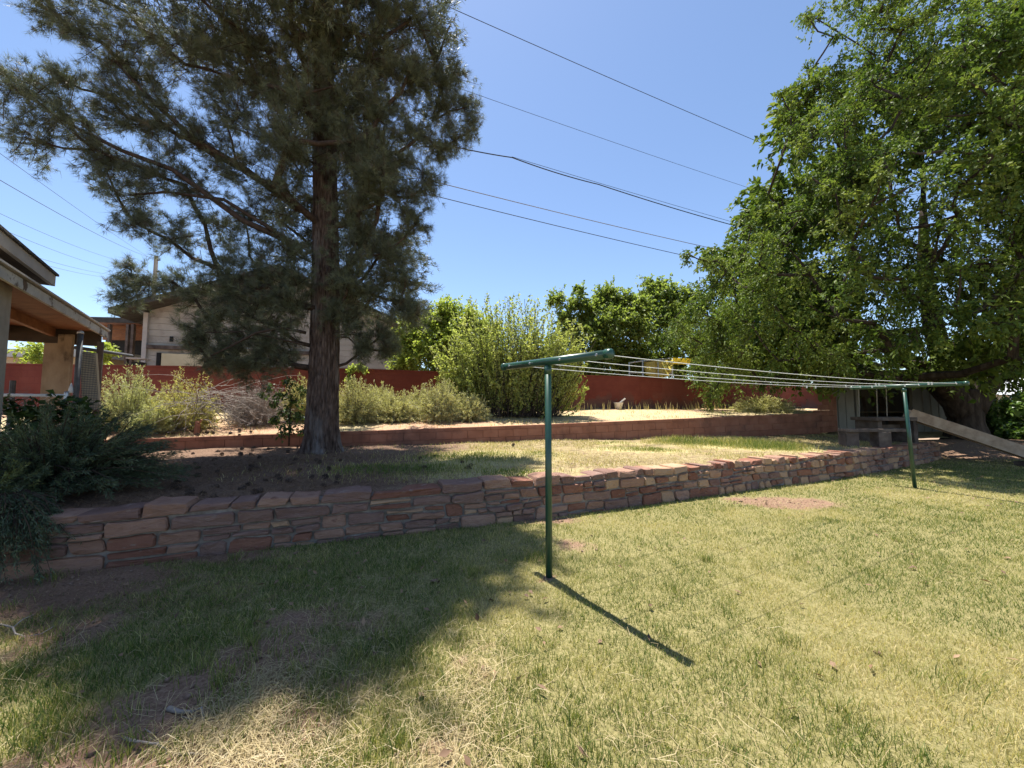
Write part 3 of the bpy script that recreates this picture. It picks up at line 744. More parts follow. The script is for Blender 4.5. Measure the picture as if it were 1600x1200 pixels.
def zz(px, py, z): r = ray(px, py); t = (z - EYE) / r[2]; return np.array((r[0] * t, r[1] * t, z))
C0, C1, C2 = zz(735, 232, 8.9), zz(800, 246, 8.9), zz(1165, 357, 8.9)
wire([C0 - (C1 - C0) * 1.2, C1, zz(935, 288, 8.9), C2, C2 + (C2 - zz(935, 288, 8.9)) * .3], .026, M['cable'], 'thick black drooping cable in the middle of the sky', .05)
wire([C1 + UP * .02, C2 + UP * .12], .011, M['cable'], 'thin wire splitting off above the thick black cable', .02)
wire(zline(683, 283, 1125, 388, 8.0, .15), .018, M['cable_tan'], 'tan coloured wire below the thick black cable', .1)
wire(zline(650, 297, 1130, 410, 7.6, .12), .018, M['cable'], 'lowest dark cable running into the low shade tree branch', .1)
PT = at(239, 404, 30)
wire([at(-60, 246, 9), PT], .016, M['cable'], 'lower dark wire running from the left edge to the utility pole', .25)
wire([at(-60, 196, 9), PT - UP * .1], .012, M['cable'], 'steepest thin wire from the left edge to the utility pole', .1)
for (ya, yb, xb, lab) in ((305, 412, 205, 'uppermost of the faint wires sagging behind the left eave'), (330, 424, 195, 'middle faint wire sagging behind the left eave'), (362, 430, 185, 'faint wire just above the left eave tip'), (372, 434, 178, 'lowest faint wire passing just over the left eave')):
    a, b = at(-60, ya, 14), at(xb, yb, 32); wire([a, b, b + (b - a) * .25], .014, M['cable'], lab, .3)

# ------------------------------------------------------------------ clothesline
def tpost(base, px_top, half, ang, tilt, label, H):
    t = thing('clothesline_post', base, label, 'clothesline post', 'green clothesline posts')
    b = np.array(base); top = np.array((b[0] + (px_top), b[1], H))
    MB().tube([b - UP * .1, top - UP * .036], .03, 20).build('post', M['green_paint'], t, smooth=True)
    d = np.array((math.sin(ang), -math.cos(ang), -tilt)); d /= np.linalg.norm(d)
    A, B = top - d * half, top + d * half
    bar = MB().tube([A, B], .036, 24).build('crossbar', M['green_paint'], t, smooth=True)
    for E, s in ((A, -1), (B, 1)):
        MB().tube([E - d * s * .045, E + d * s * .004, E + d * s * .016], [.0405, .0405, .03], 24).build('end_cap', M['green_paint'], bar, smooth=True)
    MB().tube([top - UP * .12, top - UP * .04], .034, 20).build('collar', M['green_paint'], t, smooth=True)
    return bar, top, d
nearb, farb = ground(858, 900, 0), ground(1430, 763, 0)
nearb[2] = z_lawn(nearb[0], nearb[1]) ; farb[2] = z_lawn(farb[0], farb[1])
ldir = farb - nearb; ldir /= np.linalg.norm(ldir)
t1, top1, d1 = tpost(nearb, .0, .75, R(34), .022, 'nearer green T shaped clothesline post in the middle of the lawn', at(858, 565, nearb[1])[2])
t2, top2, d2 = tpost(farb, -.09, .8, R(28), -.005, 'farther green T shaped clothesline post at the tree shade edge', at(1422, 603, farb[1])[2])
HK = []
for (t, top, d, s, hl) in ((t1, top1, d1, 1, .75), (t2, top2, d2, -1, .8)):
    hk = []
    for f in (-.78, -.3, .28, .86):
        c = top + d * hl * f; e = c + ldir * s * .075 + UP * .005
        q = MB(); q.tube([c - ldir * s * .045, c + ldir * s * .05], .006, 8)
        q.tube([e + (ldir * math.cos(a) + UP * math.sin(a)) * .017 for a in np.linspace(0, 2 * math.pi, 11)], .0042, 6, cap=False)
        q.build('eye_bolt', M['galv'], t, smooth=True); hk.append(e)
        MB().tube([c - ldir * s * .046, c - ldir * s * .034], .011, 6).build('bolt_head', M['galv'], t)
    HK.append(hk)
for a, b, nm in zip(HK[0], HK[1], ('farthest from the camera of the four white cords', 'second white cord from the rear of the clothesline', 'third white cord from the rear of the clothesline', 'white cord tied nearest the near crossbar end')):
    P = [a * (1 - f) + b * f - UP * .05 * 4 * f * (1 - f) for f in np.linspace(0, 1, 25)]
    MB().tube(P, .0034, 5).build('washing_line', M['cord'], smooth=True, label=nm + ' strung between green posts' if 'strung' not in nm else nm, cat='cord', group='clothesline cords')
rp = random.Random(4)
for k in range(9):
    i = rp.randrange(4); f = rp.uniform(.72, .97); c = HK[0][i] * (1 - f) + HK[1][i] * f - UP * .05 * 4 * f * (1 - f)
    MB().obox(c - UP * .012, ldir, np.cross(ldir, UP), UP, .010, .02, .045).build('clothes_peg', M['white_metal'], label='pale clothes peg clipped on a cord near the far post', cat='clothes peg', group='pegs on the clothesline')

# ------------------------------------------------------------------ shed, bench, table, chute, ropes, ring
shed = thing('shed', (15.6, 16, .6), 'grey board and batten shed with dark open doorway behind the shade tree', 'shed')
sy = 15.0; sx0, sx1 = 12.42, 18.9
def sboard(x0, x1, name='board', z0=.58, z1=3.0):
    MB().box((x0 + .003, sy, z0), (x1 - .003, sy + .03, z1)).build(name, M['shed'], shed)
    MB().box((x0 - .025, sy - .022, z0), (x0 + .025, sy - .001, z1)).build('batten', M['shed'], shed)
x = sx0
while x < 13.35: sboard(x, min(x + .31, 13.4)); x += .31
x = 15.75
while x < sx1: sboard(x, min(x + .30, sx1)); x += .30
MB().box((13.40, sy - .03, .58), (13.52, sy + .1, 2.7)).build('door_jamb', M['shed'], shed)
MB().box((15.60, sy - .03, .58), (15.745, sy + .1, 2.7)).build('door_jamb', M['shed'], shed)
MB().box((13.40, sy - .01, 2.702), (15.745, sy + .08, 3.0)).build('lintel', M['shed'], shed)
MB().box((13.41, sy + .09, 2.55), (15.74, sy + .095, 2.7)).build('doorway_shade_strip', M['dark'], shed)  # dark strip standing in for the shade behind the lintel
q = MB(); q.box((sx0 + 2.3, 17.6, .58), (sx1 + 2.2, 17.7, 3.0)); q.prism([(sx0, .58), (sx0 + .03, .58), (sx0 + .03, 3.0), (sx0, 3.0)], (1, 0, 0), (.66, .751, 0), UP, (0, sy + .035, 0), 0, 3.4); q.prism([(sx1 - .03, .58), (sx1, .58), (sx1, 3.0), (sx1 - .03, 3.0)], (1, 0, 0), (.66, .751, 0), UP, (0, sy + .035, 0), 0, 3.4)
q.build('wall', M['shed'], shed)
MB().add([(sx0 + .05, sy + .04, .6), (sx1 - .04, sy + .04, .6), (sx1 + 2.1, 17.58, .6), (sx0 + 2.3, 17.58, .6)], [(0, 1, 2, 3)]).build('floor_slab', M['dark'], shed)  # near-black floor, the shed's inner shade painted into its colour
MB().add([(12.1, 14.5, 3.02), (19.3, 14.5, 3.02), (21.8, 18.0, 3.5), (15.2, 18.0, 3.5), (12.1, 14.5, 3.14), (19.3, 14.5, 3.14), (21.8, 18.0, 3.62), (15.2, 18.0, 3.62)], [(0, 3, 2, 1), (4, 5, 6, 7), (0, 1, 5, 4), (1, 2, 6, 5), (2, 3, 7, 6), (3, 0, 4, 7)]).build('roof', M['shed_roof'], shed)
rp2 = random.Random(3)
for k in range(6):
    x = 13.7 + k * .33; MB().beam((x + .8, 16.4, .62), (x + 1.6 + rp2.uniform(-.25, .25), 17.4, 2.0), .1, .03).build('stored_board', M['old_wood'], shed)
def slab(name, c, L, W, T, ang, m, parent, bev=.012):
    ux = (math.cos(ang), math.sin(ang), 0); uy = (-math.sin(ang), math.cos(ang), 0)
    return MB().obox(c, ux, uy, UP, L, W, T).build(name, m, parent, bevel=bev)
c = at(1366, 674, 9.9); ben = thing('bench', (c[0], c[1], z_terr(c[0], c[1])), 'rough plank bench on two wooden blocks just behind the stone wall', 'bench')
slab('seat', (c[0], c[1], .93), 1.78, .32, .075, .12, M['old_wood'], ben)
for px in (1326, 1376):
    p = at(px, 688, 9.85); g = float(z_terr(p[0], p[1])) - .03
    MB().box((p[0] - .16, p[1] - .13, g), (p[0] + .16, p[1] + .13, .891)).build('leg', M['old_wood'], ben, bevel=.012)
c = at(1383, 657, 11.2); tab = thing('table', (c[0], c[1], z_terr(c[0], c[1])), 'low weathered plank table under the tree at the top of the wooden chute', 'table')
for k in range(3): slab('plank', (c[0] + .03 * k, c[1] - .3 + .3 * k, 1.19), 1.42, .28, .10, .05, M['old_wood'], tab)
for dx in (-.5, .5):
    slab('leg', (c[0] + dx, c[1], (1.139 + .5) / 2), .12, .7, 1.139 - .5, .05, M['old_wood'], tab)
slab('brace', (c[0], c[1], .95), .87, .06, .14, .05, M['old_wood'], tab)
A, B = np.array((11.35, 11.05, 1.34)), np.array((13.45, 9.86, .22))
ch = thing('chute', (12.3, 10.5, z_lawn(12.3, 10.5)), 'long wooden trough slide sloping down from the table to the right edge', 'slide')
d = (B - A) / np.linalg.norm(B - A); sd = np.cross(d, UP); sd /= np.linalg.norm(sd); u = np.cross(sd, d)
L = np.linalg.norm(B - A)
MB().obox((A + B) / 2 - u * .10, d, sd, u, L, .40, .03).build('bed', M['pine_plank'], ch)
for s in (-1, 1): MB().obox((A + B) / 2 + sd * s * .216, d, sd, u, L + .02, .03, .28).build('side_board', M['pine_plank'], ch, bevel=.004)
MB().obox(A - d * .0 + sd * 0 - UP * .4, (1, 0, 0), (0, 1, 0), UP, .14, .14, .52).build('leg', M['old_wood'], ch)
MB().box((13.05, 9.7, z_lawn(13.2, 9.8) - .02), (13.5, 10.1, .125)).build('foot_block', M['old_wood'], ch)
for px, y0, nm in ((1339, 590, 'leftmost of the three ropes hanging in the dark shed doorway'), (1367, 585, 'middle rope hanging in the dark shed doorway'), (1382, 585, 'rightmost of the three ropes hanging in the dark shed doorway')):
    a, b = at(px, 560, 13.2), at(px + 4, 651, 13.2)
    MB().tube([a, (a + b) / 2 + np.array((.01, 0, 0)), b], .014, 6).build('rope', M['rope'], smooth=True, label=nm, cat='rope', group='ropes hanging from the shade tree')
c = at(1537, 587, 12.4)
q = MB(); pts = [c + np.array((math.cos(a) * .105, 0, math.sin(a) * .105)) for a in np.linspace(0, 2 * math.pi, 25)]
q.tube(pts, .028, 10, cap=False); q.build('ring', M['white_metal'], smooth=True, label='white ring fixed on the shade tree fork above the clothesline', cat='ring')

# ------------------------------------------------------------------ yellow canopy beyond the wall
yc = thing('yellow_canopy', at(1045, 590, 19), 'yellow canvas canopy on a white frame behind the red wall', 'canopy')
a, b, c_, d_ = at(1006, 566, 18.5), at(1052, 562, 18.2), at(1052, 583, 18.4), at(1008, 583, 18.7)
q = MB(); N = 14
for i in range(N + 1):
    for j in range(6):
        f, g = i / N, j / 5
        p = (a * (1 - f) + b * f) * (1 - g) + (d_ * (1 - f) + c_ * f) * g
        q.v.append(tuple(p + np.array((0, .16 * math.sin(f * 15) * (.3 + g) + .1 * math.sin(f * 31), -.25 * g * abs(math.sin(f * 3.2))))))
for i in range(N):
    for j in range(5): q.f.append((i * 6 + j, i * 6 + 6 + j, i * 6 + 7 + j, i * 6 + 1 + j))
q.build('side_curtain', M['yellow'], yc, smooth=True)
e, f_ = at(1050, 559, 18.6), at(1089, 561, 19.6)
q = MB(); q.add([e, f_, f_ - np.array((.5, .3, .32)), e - UP * .30, e + (0, .04, 0), f_ + (0, .04, 0), f_ - np.array((.5, .26, .32)), e - UP * .30 + (0, .04, 0)], [(0, 1, 2, 3), (7, 6, 5, 4), (0, 4, 5, 1), (1, 5, 6, 2), (2, 6, 7, 3), (3, 7, 4, 0)])
q.build('roof_valance', M['yellow'], yc)
for px, yt in ((983, 566), (1004, 563), (1028, 562), (1050, 560)):
    p = at(px, yt, 18.4); MB().tube([(p[0], p[1], 1.25), p], .035, 8).build('frame_post', M['white_metal'], yc, smooth=True)
MB().tube([at(983, 567, 18.4), at(1004, 564, 18.4), at(1050, 560, 18.4)], .03, 8).build('frame_rail', M['white_metal'], yc, smooth=True)
MB().tube([at(983, 582, 18.4), at(1050, 584, 18.4)], .025, 8).build('frame_rail', M['white_metal'], yc, smooth=True)
# pale tub by the wall
p = ground(965, 641, float(z_up(4.3, 15.4))); p = np.array((4.25, 15.35, z_up(4.25, 15.35)))
tb = thing('tub', p, 'pale plastic tub with a stick poking out at the foot of the red wall', 'tub')
MB().tube([p, p + UP * .24, p + UP * .26], [.13, .18, .2], 14).build('bucket', M['tub'], tb, smooth=True)
MB().beam(p + UP * .2, p + np.array((.28, 0, .42)), .05, .05).build('stick', M['tub'], tb)
p = at(308, 668, 9.3); z0 = float(z_up(p[0], p[1]))
q = MB(); q.tube([(p[0], p[1], z0 - .05), (p[0] + .01, p[1], z0 + .22), (p[0] - .02, p[1], z0 + .3)], [.07, .055, .03], 8); q.tube([(p[0], p[1], z0 + .18), (p[0] + .1, p[1], z0 + .34)], [.03, .02], 6)
q.build('stump', M['block'], label='small reddish broken stump beside the grey dead brush', cat='stump')

# ------------------------------------------------------------------ leaf, needle and blade builders
def nrm(a): return a / (np.linalg.norm(a, axis=1, keepdims=True) + 1e-9)
def rdir(n): return nrm(RNG.normal(size=(n, 3)))
def leaves(P, D, N, L, W, fold=.18, droop=.15):
    """kite leaves folded on the midrib: 4 verts, 2 triangles"""
    D = nrm(D); S = nrm(np.cross(D, N)); N = np.cross(S, D); L = L[:, None]; W = W[:, None]
    tip = P + D * L - np.array((0, 0, 1)) * L * droop
    m = P + D * L * .42
    V = np.stack([P, m + S * W * .5 + N * W * fold, tip, m - S * W * .5 + N * W * fold], 1).reshape(-1, 3)
    k = np.arange(len(P)) * 4
    return V, np.concatenate([np.stack([k, k + 1, k + 2], 1), np.stack([k, k + 2, k + 3], 1)])
def spikes(P, D, L, W):
    """one thin triangle per needle or dry stem"""
    D = nrm(D); S = nrm(np.cross(D, rdir(len(P)))) * W[:, None] * .5
    V = np.stack([P - S, P + S, P + D * L[:, None]], 1).reshape(-1, 3); k = np.arange(len(P)) * 3
    return V, np.stack([k, k + 1, k + 2], 1)
def blades(P, H, lean, W):
    """bent grass blade: quad + triangle. lean (n,2) horizontal offset of the tip"""
    n = len(P); a = RNG.uniform(0, 2 * np.pi, n); S = np.stack([np.cos(a), np.sin(a), 0 * a], 1) * W[:, None] * .5
    l3 = np.concatenate([lean, np.zeros((n, 1))], 1); U = np.array((0, 0, 1.))
    m = P + l3 * .32 + U * H[:, None] * .6; tip = P + l3 + U * H[:, None]
    V = np.stack([P - S, P + S, m + S * .75, m - S * .75, tip], 1).reshape(-1, 3); k = np.arange(n) * 5
    return V, [np.stack([k, k + 1, k + 2, k + 3], 1), np.stack([k + 3, k + 2, k + 4], 1)]
def rep(r, k): return np.repeat(r, k)

def skeleton(base_pts, pads, r_min, r_scale, up=.9, bias=.25):
    """join pads to the trunk line through the nearest earlier pads; returns list of polylines with radii"""
    base_pts = [np.array(b, float) for b in base_pts]
    ax = np.mean(base_pts, 0)
    order = sorted(range(len(pads)), key=lambda i: np.hypot(pads[i][0] - ax[0], pads[i][1] - ax[1]) + .2 * abs(pads[i][2] - ax[2]))
    nodes = [(b, None) for b in base_pts]; idx = {}
    for i in order:
        p = pads[i]; best = None
        for k, (q, par) in enumerate(nodes):
            d = p - q; c = np.linalg.norm(d) + up * max(0, -d[2] + .15 * np.hypot(d[0], d[1])) + (bias if k < len(base_pts) else 0)
            if best is None or c < best[0]: best = (c, k)
        nodes.append((p, best[1])); idx[i] = len(nodes) - 1
    w = np.zeros(len(nodes))
    for k in range(len(nodes) - 1, len(base_pts) - 1, -1):
        w[k] += 1; w[nodes[k][1]] += w[k]
    out = []
    for k in range(len(base_pts), len(nodes)):
        p, par = nodes[k]; q = nodes[par][0]; L = np.linalg.norm(p - q)
        r1 = r_min + r_scale * math.sqrt(w[k]); r0 = r1 * 1.25 if par < len(base_pts) else min(r_min + r_scale * math.sqrt(w[par]), r1 * 1.3)
        mid = (p + q) / 2 + np.array((random.gauss(0, .05), random.gauss(0, .05), -.06 * 1)) * L
        m1 = q * .75 + mid * .25 ; out.append(([q, (q + mid) / 2 + np.array((0, 0, .01)) * L, mid, (mid + p) / 2, p], np.linspace(r0, r1 * .8, 5)))
    return out

# ------------------------------------------------------------------ the pine
PB = ground(502, 706, float(z_terr(-4.0, 8.0))); PB = np.array((PB[0], PB[1], float(z_terr(PB[0], PB[1]))))
print('pine base', PB)
pine = thing('pine_tree', PB, 'big dark pine with thick furrowed trunk standing on the terrace', 'pine tree')
PTOP = 20.0
def ptrunk(z):
    f = (z - PB[2]) / (PTOP - PB[2]); return np.array((PB[0] + .0 - .28 * f + .05 * math.sin(f * 9), PB[1] - .2 * f, z))
def ptr(z):
    f = (z - PB[2]) / (PTOP - PB[2]); return .31 * (1 - f) ** .85 + .02 + .085 * math.exp(-(z - PB[2]) / .22)
nz, na = 200, 96
q = MB(); zs = np.concatenate([np.linspace(PB[2] - .1, 6, 165), np.linspace(6.15, PTOP, 35)])
A_ = np.linspace(0, 2 * np.pi, na, endpoint=False)
V = []
for z in zs:
    c = ptrunk(z); r = ptr(max(z, PB[2]))
    u = A_ * 4.2; nn = fbm(np.cos(A_) * 5.5 + 20, np.sin(A_) * 5.5 + z * .9 + 7, 71, 4)
    ridge = 1 - np.abs(2 * fbm(np.cos(A_) * 9 + 40 + .25 * z, np.sin(A_) * 9 + z * 1.3, 77, 3) - 1)
    root = .06 * math.exp(-(z - PB[2]) / .25) * np.sin(A_ * 5 + 1)
    wob = .35 * fbm(A_ * 0 + 3, A_ * 0 + z * .8, 78, 3)
    fur = np.abs(2 * fbm(np.cos(A_ + wob) * 15 + 40, np.sin(A_ + wob) * 15 + z * 1.9, 79, 2) - 1)      # narrow vertical furrows
    plate = fbm(np.cos(A_) * 12 + 9, np.sin(A_) * 12 + z * 4.5, 80, 2)
    rr_ = r * (1 + .09 * (nn - .5) - .10 * (ridge - .72)) - .035 * min(1, r / .25) * np.exp(-(fur / .16) ** 2) + .022 * min(1, r / .25) * (plate - .5) + root
    V.append(np.stack([c[0] + rr_ * np.cos(A_), c[1] + rr_ * np.sin(A_), np.full(na, z)], 1))
V = np.concatenate(V); i = (np.arange(nz - 1)[:, None] * na + np.arange(na)[None]); j = (np.arange(nz - 1)[:, None] * na + (np.arange(na)[None] + 1) % na)
npmesh('trunk', V, np.stack([i.ravel(), j.ravel(), j.ravel() + na, i.ravel() + na], 1), M['bark'], pine, smooth=True)
PADS = [(15,130,6.6,.55),(60,160,6.7,.6),(110,195,6.9,.6),(40,215,6.8,.5),(150,235,7.0,.5),(90,120,6.8,.35),
 (60,5,6.5,.5),(110,40,6.6,.55),(165,70,6.8,.55),(95,-30,6.5,.6),(200,20,7,.8),(250,70,7.2,.8),(210,120,7.2,.55),(300,20,7.4,.9),(330,110,7.4,.8),(380,50,7.2,.9),
 (170,150,7.1,.55),(200,185,7.2,.7),(250,190,7.3,.7),(165,265,7.2,.5),(185,310,7.3,.6),(230,265,7.3,.6),(300,220,7.4,.7),(290,290,7.6,.6),(350,180,7.5,.8),(400,130,7.6,.9),(370,260,7.7,.7),(215,350,7.5,.45),(265,375,7.6,.5),(320,350,7.7,.6),(380,330,7.8,.6),(420,210,7.3,.8),(430,290,7.4,.6),
 (180,462,7.8,.35),(222,445,7.8,.4),(270,440,7.9,.32),(200,425,7.8,.25),
 (340,420,7.8,.55),(390,400,7.6,.6),(420,445,7.6,.6),(370,480,7.8,.6),(430,510,8,.55),(330,500,7.9,.35),(310,540,7.8,.35),(350,550,7.8,.4),(400,560,7.8,.4),(330,565,7.9,.3),(370,525,7.7,.45),(375,570,7.9,.35),(430,555,7.9,.4),(300,515,7.9,.3),(345,460,7.8,.45),(455,470,7.7,.45),(450,430,7.6,.5),(395,455,7.6,.5),(440,385,7.6,.5),(300,460,7.9,.4),(365,440,7.6,.5),(410,530,7.7,.4),
 (460,60,7.2,1.0),(520,40,7.3,1.0),(470,150,7.2,.7),(540,130,7.4,.9),(560,220,7.5,.7),(600,60,7.5,.9),(650,25,7.7,.55),(640,110,7.8,.65),(600,170,7.8,.7),(590,260,7.4,.5),(450,220,7.0,.6),
 (620,240,8,.65),(660,210,8.2,.55),(675,275,8.2,.5),(640,310,8.2,.55),(600,300,7.8,.6),(560,330,7.7,.5),(650,350,8.1,.4),(660,120,8.2,.4),
 (715,120,9.2,.45),(735,165,9.4,.45),(700,175,9.2,.5),(715,215,9.2,.45),(740,200,9.4,.3),(690,135,9.0,.45),(690,235,9,.4),
 (560,400,7.7,.5),(610,390,8,.55),(635,425,8.2,.45),(580,460,8,.55),(625,470,8.2,.5),(650,485,8.2,.3),(550,500,8,.4),(600,520,8.2,.4),(570,545,8.2,.3),(610,545,8.3,.25),(545,430,7.6,.4),(530,480,7.9,.35),(560,365,7.8,.4)]
pads, prad = [], []
for (px, py, d, r) in PADS:
    pads.append(at(px, py, d)); prad.append(r)
rq = random.Random(21)
NTOP = 185
for k in range(NTOP):                                   # the top of the tree, above the picture
    z = rq.uniform(8.8, 18.4); f = (z - 8.5) / 10.3; a = rq.uniform(0, 2 * math.pi); rad = ((2.75 if math.cos(a) > 0 else 3.3) * (1 - f ** 2.2) + .25) * math.sqrt(rq.uniform(.1, 1))
    c = ptrunk(z); pads.append(c + np.array((rad * math.cos(a), max(rad * math.sin(a), -1.25 if z > 11 else -2.2), 0))); prad.append(rq.uniform(.6, .95))
for k in range(52):                                   # the far side
    z = rq.uniform(3.6, 9.5); a = rq.uniform(.12 * math.pi, .88 * math.pi); rad = rq.uniform(1.2, 3.2) * (1.15 - .05 * z)
    if math.cos(a) > .5 and z > 6: rad *= .55
    c = ptrunk(z); pads.append(c + np.array((rad * math.cos(a), rad * math.sin(a), 0))); prad.append(rq.uniform(.5, .8))
pads = np.array(pads); prad = np.array(prad)
limbs = skeleton([ptrunk(z) for z in np.arange(2.3, 19.4, .45)], list(pads), .007, .0135, up=1.0, bias=.2)
q = MB()
for P, r in limbs: q.tube(P, r, 6, cap=False)
# bare dead limbs low on the trunk
for pts, r in (([(478,520,7.9),(440,512,7.6),(400,520,7.4),(360,541,7.3),(330,556,7.2)], .035), ([(480,540,7.9),(430,528,7.6),(380,518,7.5),(320,520,7.4)], .022), ([(524,525,8),(545,528,8.1),(562,545,8.2),(580,560,8.3)], .022),
               ([(522,524,8),(550,522,8.2),(590,535,8.3)], .018), ([(515,448,8),(555,405,7.9),(588,345,7.9),(598,275,7.9),(600,200,7.9)], .075), ([(470,330,8),(380,262,7.6),(300,215,7.3),(230,150,7.1),(180,95,6.9)], .075), ([(470,385,7.9),(380,345,7.5),(270,265,7.2),(190,235,7.0),(110,195,6.8)], .07), ([(472,395,7.9),(420,355,7.6),(350,312,7.4),(260,300,7.3),(200,305,7.2)], .05)):
    q.tube([at(*p) for p in pts], np.linspace(r, r * .35, len(pts)), 7)
q.build('limbs', M['limb'], pine, smooth=True, kind='stuff')
# twigs and needle tufts
q = MB(); TP, TD, TK = [], [], []
for ci, (c, r) in enumerate(zip(pads, prad)):
    ax = c - ptrunk(min(max(c[2] - .8, 2), 19.5)); ax = ax / (np.linalg.norm(ax) + 1e-9)
    n = int((13 + 30 * r) if c[0] < -4.3 else (16 + 38 * r)) if ci < len(PADS) else int(10 + 22 * r)
    for k in range(n):
        d = nrm(RNG.normal(size=(1, 3)) + ax * .75 + np.array((0, 0, .12)))[0]; st = c - ax * r * .45 + RNG.normal(size=3) * r * .22
        ln = r * RNG.uniform(.55, 1.15); en = st + d * ln; en = en + np.array((0, 0, -.06 * ln))
        q.tube([st, en], [.007, .004], 3, cap=False)
        m = int(6 + ln * 11); t = RNG.uniform(.3, 1.05, m)[:, None]
        TP.append(st + (en - st) * t + RNG.normal(size=(m, 3)) * .045); TD.append(np.tile(d, (m, 1)) + RNG.normal(size=(m, 3)) * .6); TK.append(np.full(m, 0 if ci < len(PADS) else (1 if ci < len(PADS) + NTOP and c[2] > 11.8 else 2)))
q.build('twigs', M['limb'], pine, kind='stuff')
TP, TD, TK = np.concatenate(TP), nrm(np.concatenate(TD)), np.concatenate(TK)
print('tufts', len(TP), [(TK == k).sum() for k in (0, 1, 2)])
tr = np.clip(RNG.beta(2.2, 2, len(TP)), 0, 1); dead = RNG.random(len(TP)) < .06; tr[dead] *= .1
PV, PF, PR = [], [], []; po = 0
for near_, K, w0, w1 in ((0, 17, .0044, .007), (1, 2, .046, .066), (2, 5, .011, .018)):
    ix = np.where(TK == near_)[0]
    P = np.repeat(TP[ix], K, 0) + RNG.normal(size=(len(ix) * K, 3)) * .014; D = np.repeat(TD[ix], K, 0) + rdir(len(ix) * K) * .95
    V, Fc = spikes(P, D, RNG.uniform(.09, .18, len(P)), RNG.uniform(w0, w1, len(P)))
    PV.append(V); PF.append(Fc + po); PR.append(np.repeat(tr[ix], K * 3)); po += len(V)
npmesh('crown', np.concatenate(PV), np.concatenate(PF), M['needle'], pine, rnd=np.concatenate(PR), kind='stuff')

# ------------------------------------------------------------------ generic leafy crown
def crown_leaves(pads, rads, n_tw, per, L, W, spread=.9, droop=.25, flat=.6, out=.5, upb=.1):
    Ps, Ds, Ns = [], [], []; tw = MB()
    ctr = np.mean(pads, 0)
    for c, r in zip(pads, rads):
        ax = c - ctr; ax = ax / (np.linalg.norm(ax) + 1e-9); nt = max(2, int(n_tw * (r / .7) ** 1.6))
        d = nrm(RNG.normal(size=(nt, 3)) + ax * out + np.array((0, 0, upb))); st = c + RNG.normal(size=(nt, 3)) * r * .25
        ln = r * RNG.uniform(.5, 1.1, nt)
        for k in range(nt):
            t = RNG.uniform(.15, 1.0, per); sag = np.zeros((per, 3)); sag[:, 2] = -droop * ln[k] * t ** 2
            Ps.append(st[k] + d[k] * (ln[k] * t)[:, None] + sag + RNG.normal(size=(per, 3)) * .03)
            dd = d[k] * spread + RNG.normal(size=(per, 3)) * .75; dd[:, 2] -= .25; Ds.append(dd)
            nn = RNG.normal(size=(per, 3)) * (1 - flat); nn[:, 2] += flat; Ns.append(nn)
            if k % 4 == 0: tw.tube([st[k], st[k] + d[k] * ln[k] * .5 - np.array((0, 0, droop * ln[k] * .25)), st[k] + d[k] * ln[k] - np.array((0, 0, droop * ln[k]))], [.012, .008, .003], 3, cap=False)
    P, D, N = np.concatenate(Ps), np.concatenate(Ds), np.concatenate(Ns); n = len(P)
    V, Fc = leaves(P, D, N, L * RNG.uniform(.6, 1.15, n), W * RNG.uniform(.65, 1.15, n))
    return V, Fc, n, tw
def leafy(name, label, cat, base, pads, rads, n_tw, per, L, W, lm, bm, trunk_pts=None, trunk_r=.1, rmin=.008, rsc=.008, group=None, droop=.2, rb=(2, 2), up=.8, **kw):
    t = thing(name, base, label, cat, group)
    pads = np.array(pads); V, Fc, n, tw = crown_leaves(pads, rads, n_tw, per, L, W, droop=droop, **kw)
    r = np.repeat(RNG.beta(*rb, n), 4)
    npmesh('crown', V, Fc, lm, t, rnd=r, kind='stuff')
    if trunk_pts is None: trunk_pts = [base, base + UP * .5]
    q = MB(); q.tube(trunk_pts, np.linspace(trunk_r, trunk_r * .6, len(trunk_pts)), 10)
    q.build('trunk', bm, t, smooth=True)
    q = MB()
    for P, rr in skeleton(trunk_pts[len(trunk_pts) // 3:], list(pads), rmin, rsc, up=up): q.tube(P, rr, 5, cap=False)
    q.v += []
    k = len(q.v); q.v += tw.v; q.f += [tuple(i + k for i in f) for f in tw.f]
    q.build('limbs', bm, t, kind='stuff')
    return n

# ------------------------------------------------------------------ the big shade tree at the right
POLY = np.array([(1275,-40),(1262,30),(1300,80),(1242,120),(1218,150),(1240,190),(1215,215),(1258,262),(1245,290),(1195,300),(1205,330),(1160,345),(1172,375),(1110,385),(1120,430),(1135,470),(1065,505),(1045,530),(1090,560),(1085,600),(1115,625),(1150,605),(1200,580),(1290,590),(1400,585),(1500,560),(1600,585),(1720,570),(1720,-40)], float)
def inside(px, py):
    x, y = POLY[:, 0], POLY[:, 1]; x2, y2 = np.roll(x, -1), np.roll(y, -1)
    c = ((y > py) != (y2 > py)) & (px < (x2 - x) * (py - y) / (y2 - y + 1e-9) + x); return c.sum() % 2 == 1
TC, TR = np.array((14.6, 13.2, 6.6)), np.array((8.6, 6.4, 7.0))
def front(px, py):
    o = (np.array((0, 0, EYE)) - TC) / TR; d = np.array(ray(px, py)) / TR
    A = d @ d; B = o @ d; C_ = o @ o - 1; D = B * B - A * C_
    t = (-B - math.sqrt(D)) / A if D > 0 else -B / A
    return t * ray(px, py)[1]
rg = random.Random(17); tp, trd = [], []
